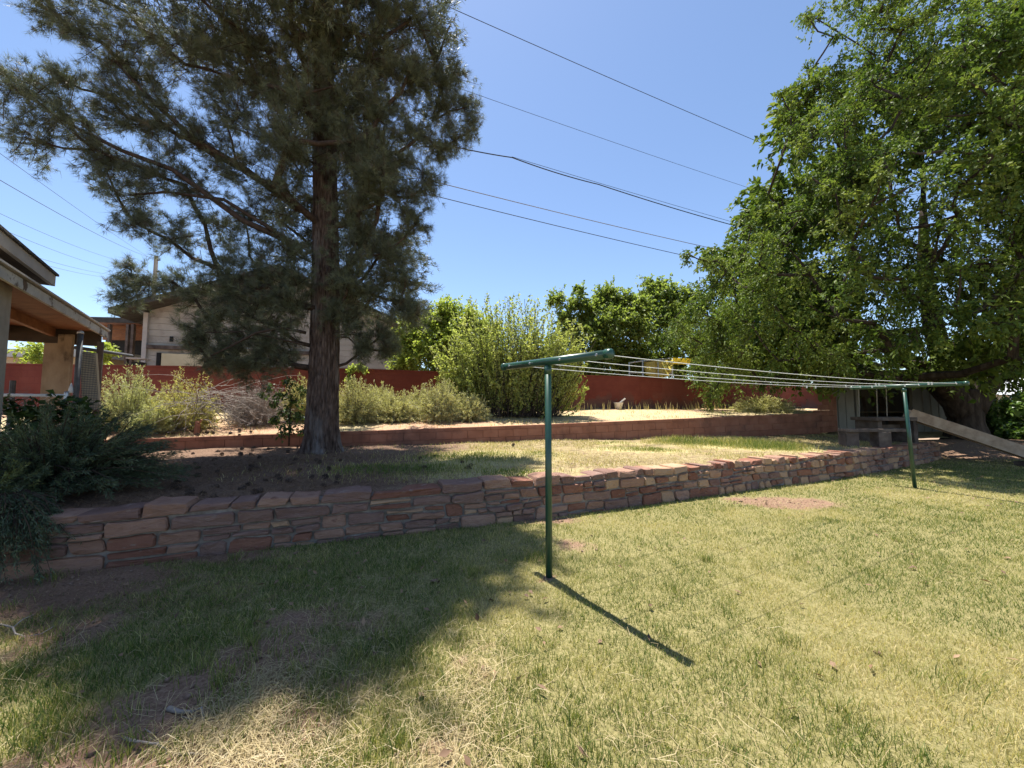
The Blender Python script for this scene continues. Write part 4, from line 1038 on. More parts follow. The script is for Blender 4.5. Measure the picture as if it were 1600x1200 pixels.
for step, back, jit, rs_ in ((46, 0, 16, .62), (62, 2.2, 22, .85)):
    for px in range(1040, 1720, step):
        for py in range(-40, 640, step):
            x, y = px + rg.uniform(-jit, jit), py + rg.uniform(-jit, jit)
            if not inside(x, y): continue
            if rg.random() < .13 and back == 0: continue
            d = front(x, y) + back + rg.uniform(-.5, .7)
            d = max(d, 7.6)
            p = at(x, y, d); rad = rs_ * (d / 11) * rg.uniform(.75, 1.25)
            edge = not (inside(x - 30, y) and inside(x - 20, y - 20) and inside(x, y + 26))
            tp.append(p); trd.append(rad * (.62 if edge else 1))
for (px, py, d) in ((1075,396,12),(1105,408,12),(1135,425,12),(1150,370,12.2),(1175,352,12.2),(1200,305,12),(1222,150,11),(1235,205,11),(1265,30,11),(1110,615,13.6),(1090,590,13.6)):
    tp.append(at(px, py, d)); trd.append(.32)
for (px, py, d, r) in ((1115,560,13.2,.45),(1130,585,13.4,.5),(1120,605,13.4,.4),(1170,575,13.4,.6),(1210,590,13.6,.5),(1250,580,13.6,.55),(1285,590,13.4,.45),(1150,560,13,.6),(1230,560,13,.6),(1330,575,12.5,.5),(1430,590,11.5,.4),(1480,585,11.5,.45),(1530,580,11.2,.45),(1580,590,11,.5),(1640,590,11,.6),(1500,560,11.5,.6),(1590,560,11,.6),(1380,590,12,.35),(1400,560,12,.6),(1460,570,12,.5),(1190,600,13.8,.35),(1110,635,13.5,.22),(1065,500,12.5,.5),(1085,530,13,.4),(1065,520,12.8,.3),(1090,480,12.5,.6),(1110,450,12.3,.6),(1140,430,12.2,.6),(1120,500,12.6,.7),(1130,540,12.8,.7)):
    tp.append(at(px, py, d)); trd.append(r)
NVIS = len(tp)
for k in range(230):
    u = RNG.normal(size=3); u /= np.linalg.norm(u); p = TC + u * TR * rg.uniform(.55, 1.0)
    if p[1] < TC[1] - 2.5 and p[0] < 12: continue
    if p[2] < 3.2: continue
    if p[0] < 9 or (p[0] > 15.5 and p[1] > 13.2): continue
    tp.append(p); trd.append(rg.uniform(.8, 1.25))
TB = np.array((16.35, 13.9, .38))
shade = thing('shade_tree', TB, 'huge broad leafed shade tree with thick forked trunk at the right', 'tree')
tp = np.array(tp); trd = np.array(trd)
V, Fc, n, tw = crown_leaves(tp[:NVIS], trd[:NVIS], 42, 15, .112, .056, droop=.4, flat=.5, out=.6)
V2, Fc2, n2, tw2 = crown_leaves(tp[NVIS:], trd[NVIS:], 24, 13, .24, .15, droop=.35, flat=.5, out=.6)
V = np.concatenate([V, V2]); Fc = np.concatenate([Fc, Fc2 + 4 * n]); n += n2
k = len(tw.v); tw.v += tw2.v; tw.f += [tuple(i + k for i in f) for f in tw2.f]
print('shade leaves', n, 'pads', len(tp))
# neighbouring leaves share a tone a little
tone = np.clip(RNG.beta(2, 2.4, n) * .6 + .5 * vn(V[::4, 0] * 1.3, V[::4, 2] * 1.3 + V[::4, 1], 88), 0, 1)
npmesh('crown', V, Fc, M['leaf_dark'], shade, rnd=np.repeat(tone, 4), kind='stuff')
q = MB()
def bumpy(pts, rad, n=20, amp=.06, seed=0):
    pts = np.array(pts, float); S = np.linspace(0, 1, 5 * (len(pts) - 1) + 1); T = np.linspace(0, 1, len(pts))
    P = np.stack([np.interp(S, T, pts[:, k]) for k in range(3)], 1); Rr = np.interp(S, T, rad)
    m = MB(); m.tube(P, Rr, n); vv_ = np.array(m.v)
    for i in range(len(P)):
        a = np.arange(n) / n * 2 * np.pi
        f = 1 + amp * 2 * (fbm(np.cos(a) * 2 + seed, np.sin(a) * 2 + i * .35, 90 + seed, 3) - .5)
        vv_[i * n:(i + 1) * n] = P[i] + (vv_[i * n:(i + 1) * n] - P[i]) * f[:, None]
    return vv_, m.f
for pts, rad, sd_ in (([TB - UP * .15, TB + UP * .12, TB + (.0, 0, .6), TB + (.02, 0, 1.25), TB + (.1, 0, 1.75)], [.75, .58, .47, .44, .42], 1),
                ([TB + (-.1, 0, .95), TB + (-.5, -.1, 1.6), TB + (-1.3, -.4, 2.1), TB + (-2.6, -.9, 2.5), TB + (-4.2, -1.2, 3.3)], [.42, .36, .27, .2, .13], 2),
                ([TB + (.1, 0, 1.1), TB + (.55, -.1, 1.9), TB + (1.2, -.3, 2.8), TB + (1.9, -.5, 4.4), TB + (2.2, -.4, 6.5)], [.46, .4, .33, .26, .16], 3),
                ([TB + (.0, .1, 1.2), TB + (-.2, .3, 2.4), TB + (-.6, .3, 4.2), TB + (-.9, .2, 6.4), TB + (-1.0, 0, 8.5)], [.42, .34, .28, .2, .1], 4),
                ([TB + (-.3, 0, 1.3), TB + (-1.1, .4, 2.6), TB + (-2.6, .8, 4.2), TB + (-4.4, .8, 5.6)], [.36, .26, .2, .1], 5)):
    vv_, ff = bumpy(pts, rad, seed=sd_); q.add(vv_, ff)
q.build('trunk', M['bark_grey'], shade, smooth=True)
bp = [TB + np.array(p) for p in ((-.5, -.1, 1.7), (-1.3, -.4, 2.1), (-2.6, -.9, 2.5), (-4.2, -1.2, 3.3), (.55, -.1, 1.9), (1.2, -.3, 2.8), (1.9, -.5, 4.4), (2.2, -.4, 6.5), (-.2, .3, 2.4), (-.6, .3, 4.2), (-.9, .2, 6.4), (-1, 0, 8.5), (-2.6, .8, 4.2), (-4.4, .8, 5.6))]
q = MB()
for P, r in skeleton(bp, list(tp), .008, .012, up=.6, bias=.1): q.tube(P, r, 6, cap=False)
k = len(q.v); q.v += tw.v; q.f += [tuple(i + k for i in f) for f in tw.f]
q.build('limbs', M['bark_grey'], shade, kind='stuff')
# bare pale twigs at the right edge
q = MB()
for k in range(26):
    a = at(rg.uniform(1540, 1620), rg.uniform(330, 470), 9.2); pts = [a]
    dv = np.array((rg.uniform(-.9, .2), rg.uniform(-.3, .3), rg.uniform(-.6, .6)))
    for s in range(5): dv = dv + RNG.normal(size=3) * .35; pts.append(pts[-1] + dv * .16)
    q.tube(pts, np.linspace(.009, .003, 6), 4)
q.build('bare_twigs', M['grey_twig'], shade, kind='stuff')

# ------------------------------------------------------------------ trees and shrubs at the back
def pxpads(lst): return [at(a, b, d) for a, b, d, r in lst], [r for a, b, d, r in lst]
P_, r_ = pxpads([(640,560,15.4,.7),(640,530,15.6,.6),(665,510,15.5,.7),(690,500,15.7,.6),(700,530,15.3,.8),(670,550,15.2,.8),(715,560,15.2,.7),(725,515,15.8,.7),(690,575,15.1,.7),(650,585,15.2,.5),(735,545,15.6,.7),(630,550,15.6,.4),(660,530,16.5,.9),(700,540,16.6,1.0),(625,575,15.4,.4),(690,505,16,.8),(745,575,15.6,.7),(670,590,15,.5),(720,590,15,.6),(700,485,15.6,.6),(730,495,15.6,.6),(755,520,15.6,.7),(760,555,15.5,.7),(640,505,15.6,.5),(625,525,15.7,.35)])
leafy('yellow_green_tree', 'bright yellow green small tree beyond the red wall right of the pine', 'tree', np.array((-3, 15.5, 1.3)), P_, r_, 130, 14, .13, .088, M['leaf_bright'], M['bark_grey'], [np.array((-3, 15.5, 1.2)), np.array((-3, 15.5, 2.2)), np.array((-3, 15.5, 3.2))], .1, upb=.3)
bb = np.array((-.05, 12.5, float(z_up(-.05, 12.5))))
P_, r_ = pxpads([(930,520,19,.9),(925,485,19.3,.7),(950,465,19.2,.7),(975,475,19,.8),(1000,480,19.2,.7),(960,505,18.6,.9),(990,515,18.6,.8),(945,545,18.6,.8),(975,550,19.5,.8),(915,500,19.5,.5),(930,560,18.8,.7),(1000,545,20,.7),(905,540,19,.6),(895,560,19,.6),(870,540,19.5,.8),(850,565,19.5,.7),(960,500,20.5,1.2),(950,540,20.5,1.2),(930,580,18.6,.7),(965,575,19.6,.7),(905,580,18.8,.7),(890,590,19,.6),(940,470,19.6,.7),(900,480,19.2,.6),(885,500,19.2,.7),(985,572,20.2,.7),(1000,560,20.4,.7),(970,590,20,.6),(1015,590,20.3,.6),(895,520,19.2,.7),(870,470,19.6,.6),(905,455,19.4,.4)])
leafy('leafy_tree', 'mid green leafy tree beyond the red wall behind the near clothesline post', 'tree', np.array((4.8, 19.5, 1.3)), P_, r_, 100, 14, .165, .105, M['leaf_far'], M['bark_grey'], [np.array((4.8, 19.5, 1.2)), np.array((4.8, 19.5, 2.4)), np.array((4.9, 19.4, 4.0))], .16)
P_, r_ = pxpads([(1020,450,22,.7),(1018,475,21.8,.9),(1050,465,22,.9),(1075,465,22,.8),(1100,475,22.2,.8),(1040,495,21.5,1.0),(1080,500,21.4,1.0),(1060,530,21,1.0),(1030,530,21,.9),(1100,530,21.2,1.0),(1010,505,21.6,.8),(1120,505,21.8,.9),(1005,465,22.2,.4),(1035,445,22.3,.45),(1090,555,21,.9),(1130,545,21.2,.9),(1150,500,22,1.1),(1170,540,22,1.2),(1040,560,21.5,.9),(1060,490,23.2,1.4),(1020,580,20.6,.7),(1060,575,20.8,.7),(1100,580,21,.8),(1140,575,21.3,.9),(1180,580,23,1.0),(1230,590,24,1.0),(1270,580,24,1.1),(1290,600,24.5,.9),(1230,555,24,1.2)])
leafy('dark_leafy_tree', 'dark green leafy tree with high bumpy top behind the yellow canopy', 'tree', np.array((9.5, 22, 1.3)), P_, r_, 70, 13, .2, .12, M['leaf_far'], M['bark_grey'], [np.array((9.5, 22, 1.2)), np.array((9.5, 22, 3)), np.array((9.4, 21.9, 5))], .2)
P_, r_ = pxpads([(50,550,15.5,.5),(65,545,15.2,.4),(60,562,15.2,.4)])
leafy('patio_bush', 'small yellow green bush seen under the patio cover beyond the red wall', 'bush', np.array((-19, 15.3, 1.3)), P_, r_, 80, 10, .13, .09, M['leaf_bright'], M['bark_grey'])
P_, r_ = pxpads([(158,555,14,.3),(165,545,14,.25),(150,560,14,.3),(172,552,14,.2)])
leafy('lean_to_bush', 'little green bush between patio cover and lean-to', 'bush', np.array((-15, 14, 1.3)), P_, r_, 120, 9, .12, .08, M['leaf_bright'], M['bark_grey'])
P_, r_ = pxpads([(549,578,12.65,.16),(560,574,12.7,.14),(546,592,12.6,.12),(548,604,12.6,.09),(570,578,12.75,.1)])
leafy('climbing_vine', 'pale green vine hanging over the red wall right of the pine trunk', 'vine', np.array((-5.3, 12.9, 1.6)), P_, r_, 260, 8, .09, .065, M['leaf_bright'], M['bark_grey'], [np.array((-5.3, 12.95, 1.5)), np.array((-5.3, 12.95, 2.2)), np.array((-5.25, 12.9, 2.8))], .012)
# hedge at the right edge
P_, r_ = [], []
for k in range(80):
    P_.append(np.array((rg.uniform(17.9, 23), rg.uniform(13.4, 15.5), rg.uniform(.5, 1.85)))); r_.append(rg.uniform(.35, .5))
leafy('hedge', 'rounded bright green hedge at the right edge behind the chute', 'hedge', np.array((20, 14.2, .4)), P_, r_, 60, 12, .16, .10, M['leaf_hedge'], M['bark_grey'], flat=.35)
# young plant before the upper wall, leaf colour darkened for its shade
P_, r_ = pxpads([(452,600,9.0,.14),(442,618,9.0,.15),(432,632,9.0,.14),(458,628,9.0,.16),(470,610,9.1,.12),(446,645,9.0,.17),(464,650,9.0,.15),(425,608,9.0,.1),(412,618,9.0,.09),(430,655,9.0,.14),(450,668,8.95,.15),(470,672,8.95,.12),(440,675,8.95,.1)])
sb = np.array((at(452, 680, 9.0)[0], 9.0, .62))
leafy('sapling', 'shade-darkened green young sapling in front of the block wall left of the pine trunk', 'sapling', sb, P_, r_, 150, 7, .10, .055, M['leaf_shade'], M['limb'], [sb, sb + UP * .5, sb + UP * 1.1], .02, rmin=.004, rsc=.002)
# broad leaved bush below the gate
P_, r_ = [], []
for (px, py, d, r) in ((60,655,5.7,.3),(90,645,5.8,.32),(120,650,5.8,.3),(40,680,5.5,.3),(80,680,5.4,.35),(115,680,5.4,.3),(30,645,5.8,.22),(140,665,5.6,.22),(20,700,5.2,.3)):
    P_.append(at(px, py, d)); r_.append(r)
leafy('broadleaf_bush', 'dark glossy broad leaved bush under the chain link rail', 'bush', np.array((-6.6, 5.6, .5)), P_, r_, 70, 8, .13, .09, M['leaf_shade'], M['limb'], rb=(1.3, 3))

# ------------------------------------------------------------------ feathery shrubs built from sprays
def spray_bush(name, label, cat, base, dome, n_stem, per, L, W, lm, sm, lean=(0, 0, 0), group=None, curl=.15, stem_r=.006, t0=.12, base_r=.25, spread=.55, rb=(2, 2), minup=.05, cyl=False):
    t = thing(name, base, label, cat, group); base = np.array(base, float); dome = np.array(dome, float); q = MB(); Ps, Ds = [], []
    for k in range(n_stem):
        u = RNG.normal(size=3); u[2] = abs(u[2]) * .9 + minup; u /= np.linalg.norm(u)
        if cyl:
            a_ = RNG.uniform(0, 2 * np.pi); q_ = math.sqrt(RNG.uniform(0, 1)); u = np.array((math.cos(a_) * q_, math.sin(a_) * q_, RNG.uniform(.3, 1.0) * (1 - .38 * q_ ** 3)))
        rr = RNG.uniform(.6, 1.05) if not cyl else RNG.uniform(.92, 1.06); en = base + u * dome * rr + np.array(lean) * rr; st = base + np.array((u[0] * dome[0], u[1] * dome[1], 0)) * base_r
        mid = (st + en) / 2 + np.array((0, 0, .12 * dome[2])) + RNG.normal(size=3) * (.13 if cyl else .05) * dome
        q.tube([st, mid, en], [stem_r, stem_r * .7, stem_r * .3], 3, cap=False)
        t_ = RNG.uniform(t0, 1.0, per)[:, None]; pos = (1 - t_) ** 2 * st + 2 * t_ * (1 - t_) * mid + t_ ** 2 * en
        dd = 2 * (1 - t_) * (mid - st) + 2 * t_ * (en - mid); dd = nrm(dd) + RNG.normal(size=(per, 3)) * spread
        Ps.append(pos + RNG.normal(size=(per, 3)) * .012); Ds.append(dd)
    P, D = np.concatenate(Ps), np.concatenate(Ds); n = len(P)
    V, Fc = leaves(P, D, rdir(n), L * RNG.uniform(.6, 1.3, n), W * RNG.uniform(.7, 1.2, n), fold=.1, droop=.05)
    tone = np.clip(np.repeat(RNG.beta(*rb, n_stem), per) * .6 + RNG.random(n) * .4, 0, 1)
    npmesh('foliage', V, Fc, lm, t, rnd=np.repeat(tone, 4), kind='stuff')
    q.build('stems', sm, t, kind='stuff')
    return t
spray_bush('wispy_shrub', 'tall wispy yellow green shrub with many upright stems before the red wall', 'shrub', bb, (2.6, 1.2, 4.1), 660, 88, .085, .05, M['leaf_mid'], M['bark_grey'], t0=.12, base_r=.62, spread=1.3, stem_r=.011, minup=.12, cyl=True)
def upz(px, d): x = (px - 800) / F * d * .99; return np.array((x, d, float(z_up(x, d)) - .03))
def wsh(px, d, w, h): b = upz(px, d); return b, (w, w * .75, h)
b, dm = wsh(198, 9.4, .9, 1.72)
spray_bush('green_sage', 'pale green feathery sage bush right of the mesh panel', 'shrub', b, dm, 300, 70, .07, .017, M['sage_green'], M['dead_twig'])
b, dm = wsh(285, 9.7, .95, 1.6)
spray_bush('mixed_sage', 'yellow green sage bush with bare straw twigs between two shrubs', 'shrub', b, dm, 240, 60, .065, .016, M['sage_yellow'], M['dead_twig'])
b, dm = wsh(232, 9.15, .62, .85)
spray_bush('low_sage', 'low yellow green sage clump in front of the taller sage bushes', 'shrub', b, dm, 220, 60, .065, .016, M['sage_green'], M['dead_twig'])
b, dm = wsh(400, 10.4, 1.05, 1.3)
spray_bush('grey_brush', 'grey dead brush left of the dark sapling', 'shrub', b, dm, 480, 34, .09, .008, M['dead_twig'], M['grey_twig'], stem_r=.005, spread=.7)
# bare branching dead brush, twigs only
db = thing('dead_brush', upz(335, 9.5), 'bleached bare twiggy brush hanging low beside the small stump', 'shrub')
q = MB(); b = upz(325, 9.7); Vs, Fs = [], []
for k in range(110):
    a = RNG.uniform(0, 2 * np.pi); s = b + np.array((0, 0, .7)) + RNG.normal(size=3) * .2; dv = np.array((math.cos(a) * 1.0 + .25, math.sin(a) * .7 - .2, RNG.uniform(-.2, .6)))
    pts = [s]
    for j in range(6): dv = dv + RNG.normal(size=3) * .28 - np.array((0, 0, .13)); pts.append(pts[-1] + dv * .16); pts[-1][2] = max(pts[-1][2], b[2])
    q.tube(pts, np.linspace(.009, .003, 7), 3)
q.build('twigs', M['grey_twig'], db, kind='stuff')
for (px, d, w, h, lab) in ((462, 10.9, .55, 1.35, 'golden sage bush showing just left of the pine trunk'), (555, 10.9, .8, 1.35, 'golden sage mound directly right of the pine trunk'), (618, 11.2, .95, 1.02, 'golden sage mound in the middle of the row by the pine'), (688, 11.1, .7, 1.28, 'golden sage mound at the foot of the yellow green tree'), (505, 11.6, .6, 1.2, 'golden sage clump half hidden behind the pine trunk'), (590, 11.7, .6, 1.15, 'small golden sage clump at the rear between two larger mounds'), (655, 11.8, .6, 1.1, 'rear golden sage clump left of the yellow green tree base'), (732, 11.3, .75, .88, 'last golden sage mound beside the tall wispy shrub')):
    b, dm = wsh(px, d, w, h)
    spray_bush('golden_sage', lab, 'shrub', b, dm, int(480 * w), 54, .066, .018, M['sage'], M['dead_twig'], group='golden sage mounds along the block wall')
b = np.array((9.6, 14.6, float(z_up(9.6, 14.6)) - .05))
spray_bush('round_sage', 'wide pale sage mound right of the red wall beside the shed', 'shrub', b, (1.35, .8, .75), 300, 56, .08, .022, M['sage'], M['dead_twig'])
# juniper hanging over the wall at the left
jb = np.array((-4.75, 4.35, .5))
spray_bush('juniper', 'large dark green juniper spilling over the left end of the stone wall', 'juniper', np.array((-5.35, 4.55, .62)), (1.25, 1.05, 1.0), 460, 170, .052, .0075, M['juniper'], M['limb'], lean=(.22, -.1, -.06), t0=.2, spread=.5, stem_r=.008, minup=.0)
spray_bush('drooping_juniper', 'dark juniper branch drooping down the wall face at the left edge', 'juniper', np.array((-4.75, 3.62, .72)), (.75, .5, .4), 240, 130, .05, .0075, M['juniper'], M['limb'], lean=(.1, -.15, -.52), t0=.15, spread=.5, minup=-.5)
spray_bush('sunlit_juniper', 'juniper sprays at the left edge painted lighter yellow green as if sunlit', 'juniper', np.array((-5.15, 3.75, .45)), (.6, .5, .75), 190, 140, .045, .0075, M['juniper_lit'], M['limb'], t0=.2, spread=.45, lean=(.05, -.1, 0))

# ------------------------------------------------------------------ grass, straw, litter
def scatter(n, x0, x1, y0, y1): return RNG.uniform(x0, x1, n), RNG.uniform(y0, y1, n)
GV, GF4, GF3, GR = [], [], [], []; off = 0
def add_tris(x, y, z, h, w, leanf, rnd):
    global off
    n = len(x); a = RNG.uniform(0, 2 * np.pi, n); b = RNG.uniform(0, 2 * np.pi, n); P = np.stack([x, y, z], 1); ll = h * leanf * RNG.uniform(.2, 1.1, n)
    S = np.stack([np.cos(a), np.sin(a), 0 * a], 1) * w[:, None] * .5
    V = np.stack([P - S, P + S, P + np.stack([np.cos(b) * ll, np.sin(b) * ll, h], 1)], 1).reshape(-1, 3); k = np.arange(n) * 3 + off
    GV.append(V); GF3.append(np.stack([k, k + 1, k + 2], 1)); GR.append(np.repeat(rnd, 3)); off += len(V)
def add_blades(x, y, z, h, w, leanf, rnd):
    global off
    P = np.stack([x, y, z], 1); a = RNG.uniform(0, 2 * np.pi, len(x)); ll = h * leanf * RNG.uniform(.2, 1.2, len(x))
    V, Fs = blades(P, h, np.stack([np.cos(a) * ll, np.sin(a) * ll], 1), w)
    GV.append(V); GF4.append(Fs[0] + off); GF3.append(Fs[1] + off); GR.append(np.repeat(rnd, 5)); off += len(V)
for (y0, y1, x0f, dens, wd) in ((1.2, 2.6, 1.75, 9000, .0032), (2.6, 4.0, 1.65, 6000, .0036), (4.0, 6.0, 1.55, 3200, .005), (6.0, 9.0, 1.5, 1700, .007), (9.0, 13.5, 1.5, 800, .010)):
    X = x0f * y1; n = int(dens * 2 * X * (y1 - y0)); x, y = scatter(n, -X, X, y0, y1)
    ok = (y < pl(L1, x) - .04) & (np.abs(x) < x0f * y + .6); x, y = x[ok], y[ok]
    bz = bare(x, y); clump = fbm(x * 9, y * 9, 101, 2)
    ok = RNG.random(len(x)) > np.clip(bz * 1.35 + (clump < .38) * .35, 0, .985); x, y, bz, clump = x[ok], y[ok], bz[ok], clump[ok]
    dr = dryness(x, y); shade_len = sstep(1.0, -1.2, x)
    h = RNG.uniform(.018, .045, len(x)) * (1 + .25 * shade_len) * (.7 + .7 * clump)
    rn = np.clip(.78 - .62 * dr - .35 * bz + RNG.normal(0, .2, len(x)) + .12 * shade_len, 0, 1)
    brown = RNG.random(len(x)) < (.16 + .25 * dr); rn[brown] *= .35
    (add_blades if y1 < 3 else add_tris)(x, y, z_lawn(x, y) - .003, h, RNG.uniform(.7, 1.3, len(x)) * wd * (1 if y1 < 3 else 1.25), .9, rn)
rcl = random.Random(77)
for k in range(110):
    px, py = (rcl.uniform(0, 760), rcl.uniform(860, 1200)) if k < 80 else (rcl.uniform(760, 1600), rcl.uniform(800, 1200))
    c = ground(px, py, 0); m = rcl.randint(30, 90); rr_ = rcl.uniform(.03, .09); x = RNG.normal(c[0], rr_, m); y = RNG.normal(c[1], rr_, m)
    add_blades(x, y, z_lawn(x, y) - .003, RNG.uniform(.04, .095, m), RNG.uniform(.003, .005, m), .75, np.clip(RNG.normal(.62, .22, m), 0, 1))
print('lawn blades', sum(len(a) for a in GV) // 5)
npmesh('lawn_grass', np.concatenate(GV), [np.concatenate(GF4), np.concatenate(GF3)], M['grass'], rnd=np.concatenate(GR), origin=(0, 4, 0), kind='stuff')
# terrace grass
GV, GF4, GF3, GR = [], [], [], []; off = 0
n = 200000; x, y = scatter(n, -4.2, 11, 5, 14); ok = (y > pl(L1, x) + .28) & (y < pl(L2, x) - .06); x, y = x[ok], y[ok]
g = tgreen(x, y); pat = fbm(x * 1.6, y * 1.6, 143); ok = RNG.random(len(x)) < g * .95 + .03 + np.clip((pat - .47) * 2.2, 0, .35) * sstep(-2.5, -.5, x); x, y, g = x[ok], y[ok], g[ok]
tall = blobs(x, y, [gb(1080, 690, .58, 1.3, .45), gb(1150, 692, .58, 1.6, .5), gb(1215, 698, .55, .9, .4)])
h = RNG.uniform(.03, .08, len(x)) * (1 + 2.0 * tall)
rn = np.clip(.25 + .55 * g * (.5 + fbm(x * 1.2, y * 1.2, 121)) + RNG.normal(0, .2, len(x)) - .05, 0, 1)
add_blades(x, y, z_terr(x, y) - .005, h, RNG.uniform(.006, .011, len(x)), .8, rn)
npmesh('terrace_grass', np.concatenate(GV), [np.concatenate(GF4), np.concatenate(GF3)], M['grass'], rnd=np.concatenate(GR), origin=(3, 9, .5), kind='stuff')
# dry weeds on the upper ground
GV, GF4, GF3, GR = [], [], [], []; off = 0
n = 26000; x, y = scatter(n, -12, 12, 8.5, 19); ok = (y > pl(L2, x) + .15) & (y < pl(L3, x) - .05); x, y = x[ok], y[ok]
d = fbm(x * 1.4, y * 1.4, 131); edge = np.exp(-((y - pl(L2, x) - .35) / .4) ** 2); ok = RNG.random(len(x)) < np.clip((d - .42) * 3 + edge * .4, 0, 1); x, y = x[ok], y[ok]
add_blades(x, y, z_up(x, y) - .005, RNG.uniform(.03, .13, len(x)), RNG.uniform(.006, .012, len(x)), .8, np.clip(RNG.beta(1.3, 3, len(x)), 0, 1))
xs_ = RNG.uniform(2.2, 10, 120); ys_ = pl(L3, xs_) - RNG.uniform(.15, 1.0, 120)
add_blades(xs_, ys_, z_up(xs_, ys_), RNG.uniform(.15, .42, 120), np.full(120, .02), .25, np.full(120, .06))
npmesh('dry_weeds', np.concatenate(GV), [np.concatenate(GF4), np.concatenate(GF3)], M['grass'], rnd=np.concatenate(GR), origin=(0, 11, 1), kind='stuff')
# long dry straw lying on the near lawn
def straw_at(lst, name, Lr, W, up, m, zf, rb=(2, 2)):
    Ps, Ds, Ls = [], [], []
    for (px, py, z, rx, ry, n) in lst:
        c = ground(px, py, z); x = RNG.normal(c[0], rx, n); y = RNG.normal(c[1], ry, n); ok = (y < pl(L1, x) - .05) if z < .2 else (y > pl(L1, x) + .28) & (y < pl(L2, x) - .05); x, y = x[ok], y[ok]; n = len(x)
        Ps.append(np.stack([x, y, zf(x, y) + RNG.uniform(.002, .03, n)], 1)); a = RNG.uniform(0, 2 * np.pi, n); D = np.stack([np.cos(a), np.sin(a), np.abs(RNG.normal(0, up, n))], 1); Ds.append(D); Ls.append(RNG.uniform(*Lr, n))
    P, D, L = np.concatenate(Ps), nrm(np.concatenate(Ds)), np.concatenate(Ls); n = len(P)
    S = nrm(np.cross(D, np.array((0, 0, 1.)) + RNG.normal(size=(n, 3)) * .3)) * W * .5; B = RNG.normal(size=(n, 3)) * .12 * L[:, None]
    m_ = P + D * L[:, None] * .5 + B * np.array((1, 1, .15)) + np.array((0, 0, .015)); tip = P + D * L[:, None]; tip[:, 2] = np.maximum(tip[:, 2] - .02, P[:, 2])
    V = np.stack([P - S, P + S, m_ + S, m_ - S, tip], 1).reshape(-1, 3); k = np.arange(n) * 5
    npmesh(name, V, [np.stack([k, k + 1, k + 2, k + 3], 1), np.stack([k + 3, k + 2, k + 4], 1)], m, rnd=np.repeat(RNG.beta(*rb, n), 5), kind='stuff')
n = 60000; x, y = RNG.uniform(-6, 9, n), RNG.uniform(1.4, 9, n); ok = (RNG.random(n) < bare(x, y) * .5) & (y < pl(L1, x) - .03) & (np.abs(x) < 1.6 * y); x, y = x[ok][:7000], y[ok][:7000]; n = len(x)
r = RNG.lognormal(-5.1, .55, n); P = np.stack([x, y, z_lawn(x, y) + r * .3], 1); T4 = np.array([(1, 1, .6), (-1, -1, .6), (-1, 1, -.5), (1, -1, -.5)]) * .8
V = (P[:, None] + (T4[None] + RNG.normal(size=(n, 4, 3)) * .3) * r[:, None, None]).reshape(-1, 3); k = np.arange(n) * 4
npmesh('soil_crumbs', V, np.concatenate([np.stack([k + a, k + b, k + c], 1) for a, b, c in ((0, 1, 2), (0, 3, 1), (0, 2, 3), (1, 3, 2))]), M['crumb'], kind='stuff')
x = np.concatenate([RNG.uniform(-3, 8, 160), RNG.normal(9, 3, 260), RNG.normal(-2.5, 1.6, 130)]); y = np.concatenate([RNG.uniform(1.6, 7, 160), RNG.normal(8, 1.8, 260), RNG.normal(3, .8, 130)])
ok = (y < pl(L1, x) - .06) & (y > 1.3); x, y = x[ok], y[ok]; n = len(x); D = rdir(n); D[:, 2] *= .25; N = RNG.normal(size=(n, 3)) * .35; N[:, 2] += 1
V, Fc = leaves(np.stack([x, y, z_lawn(x, y) + RNG.uniform(.015, .045, n)], 1), D, N, RNG.uniform(.035, .075, n), RNG.uniform(.018, .035, n), droop=0)
npmesh('fallen_leaves', V, Fc, M['litter'], rnd=np.repeat(RNG.random(n), 4), kind='stuff')
straw_at([(370,1140,0,.12,.09,1500),(410,1080,0,.10,.09,500),(420,1190,0,.14,.07,700),(560,960,0,.32,.18,200),(480,1040,0,.25,.18,260),(640,1000,0,.35,.3,130),(740,1070,0,.14,.24,420),(700,1170,0,.2,.12,260),(560,1120,0,.25,.15,160),(60,1180,0,.2,.1,60),(30,1050,0,.1,.15,120),(250,1150,0,.3,.2,90),(900,1100,0,.8,.5,80),(1240,1000,0,1.2,.8,100),(1050,1150,0,.3,.2,160),(230,1000,0,.6,.3,160),(700,860,0,.8,.3,160),(1235,785,0,.5,.2,350)],
         'dry_straw', (.05, .2), .0021, .12, M['straw'], z_lawn)
straw_at([(300,740,.52,.9,.7,5500),(420,720,.55,.9,.6,4500),(520,760,.5,.8,.4,2500),(250,790,.5,.6,.3,1800),(620,745,.5,.7,.3,900),(350,690,.6,1.0,.3,1500),(560,715,.55,.6,.3,800)],
         'needle_litter', (.06, .16), .0045, .12, M['litter'], z_terr)
straw_at([(900,715,.55,.9,.6,1600),(860,690,.6,.7,.4,700),(1000,720,.52,1.2,.3,1500),(1250,690,.55,1.2,.5,900),(760,690,.6,.8,.3,600)], 'terrace_straw', (.05, .16), .006, .15, M['straw'], z_terr)
straw_at([(120,935,0,.9,.25,1800),(300,880,0,.8,.2,900),(40,980,0,.4,.3,700)], 'shade_litter', (.05, .15), .0028, .1, M['litter'], z_lawn)

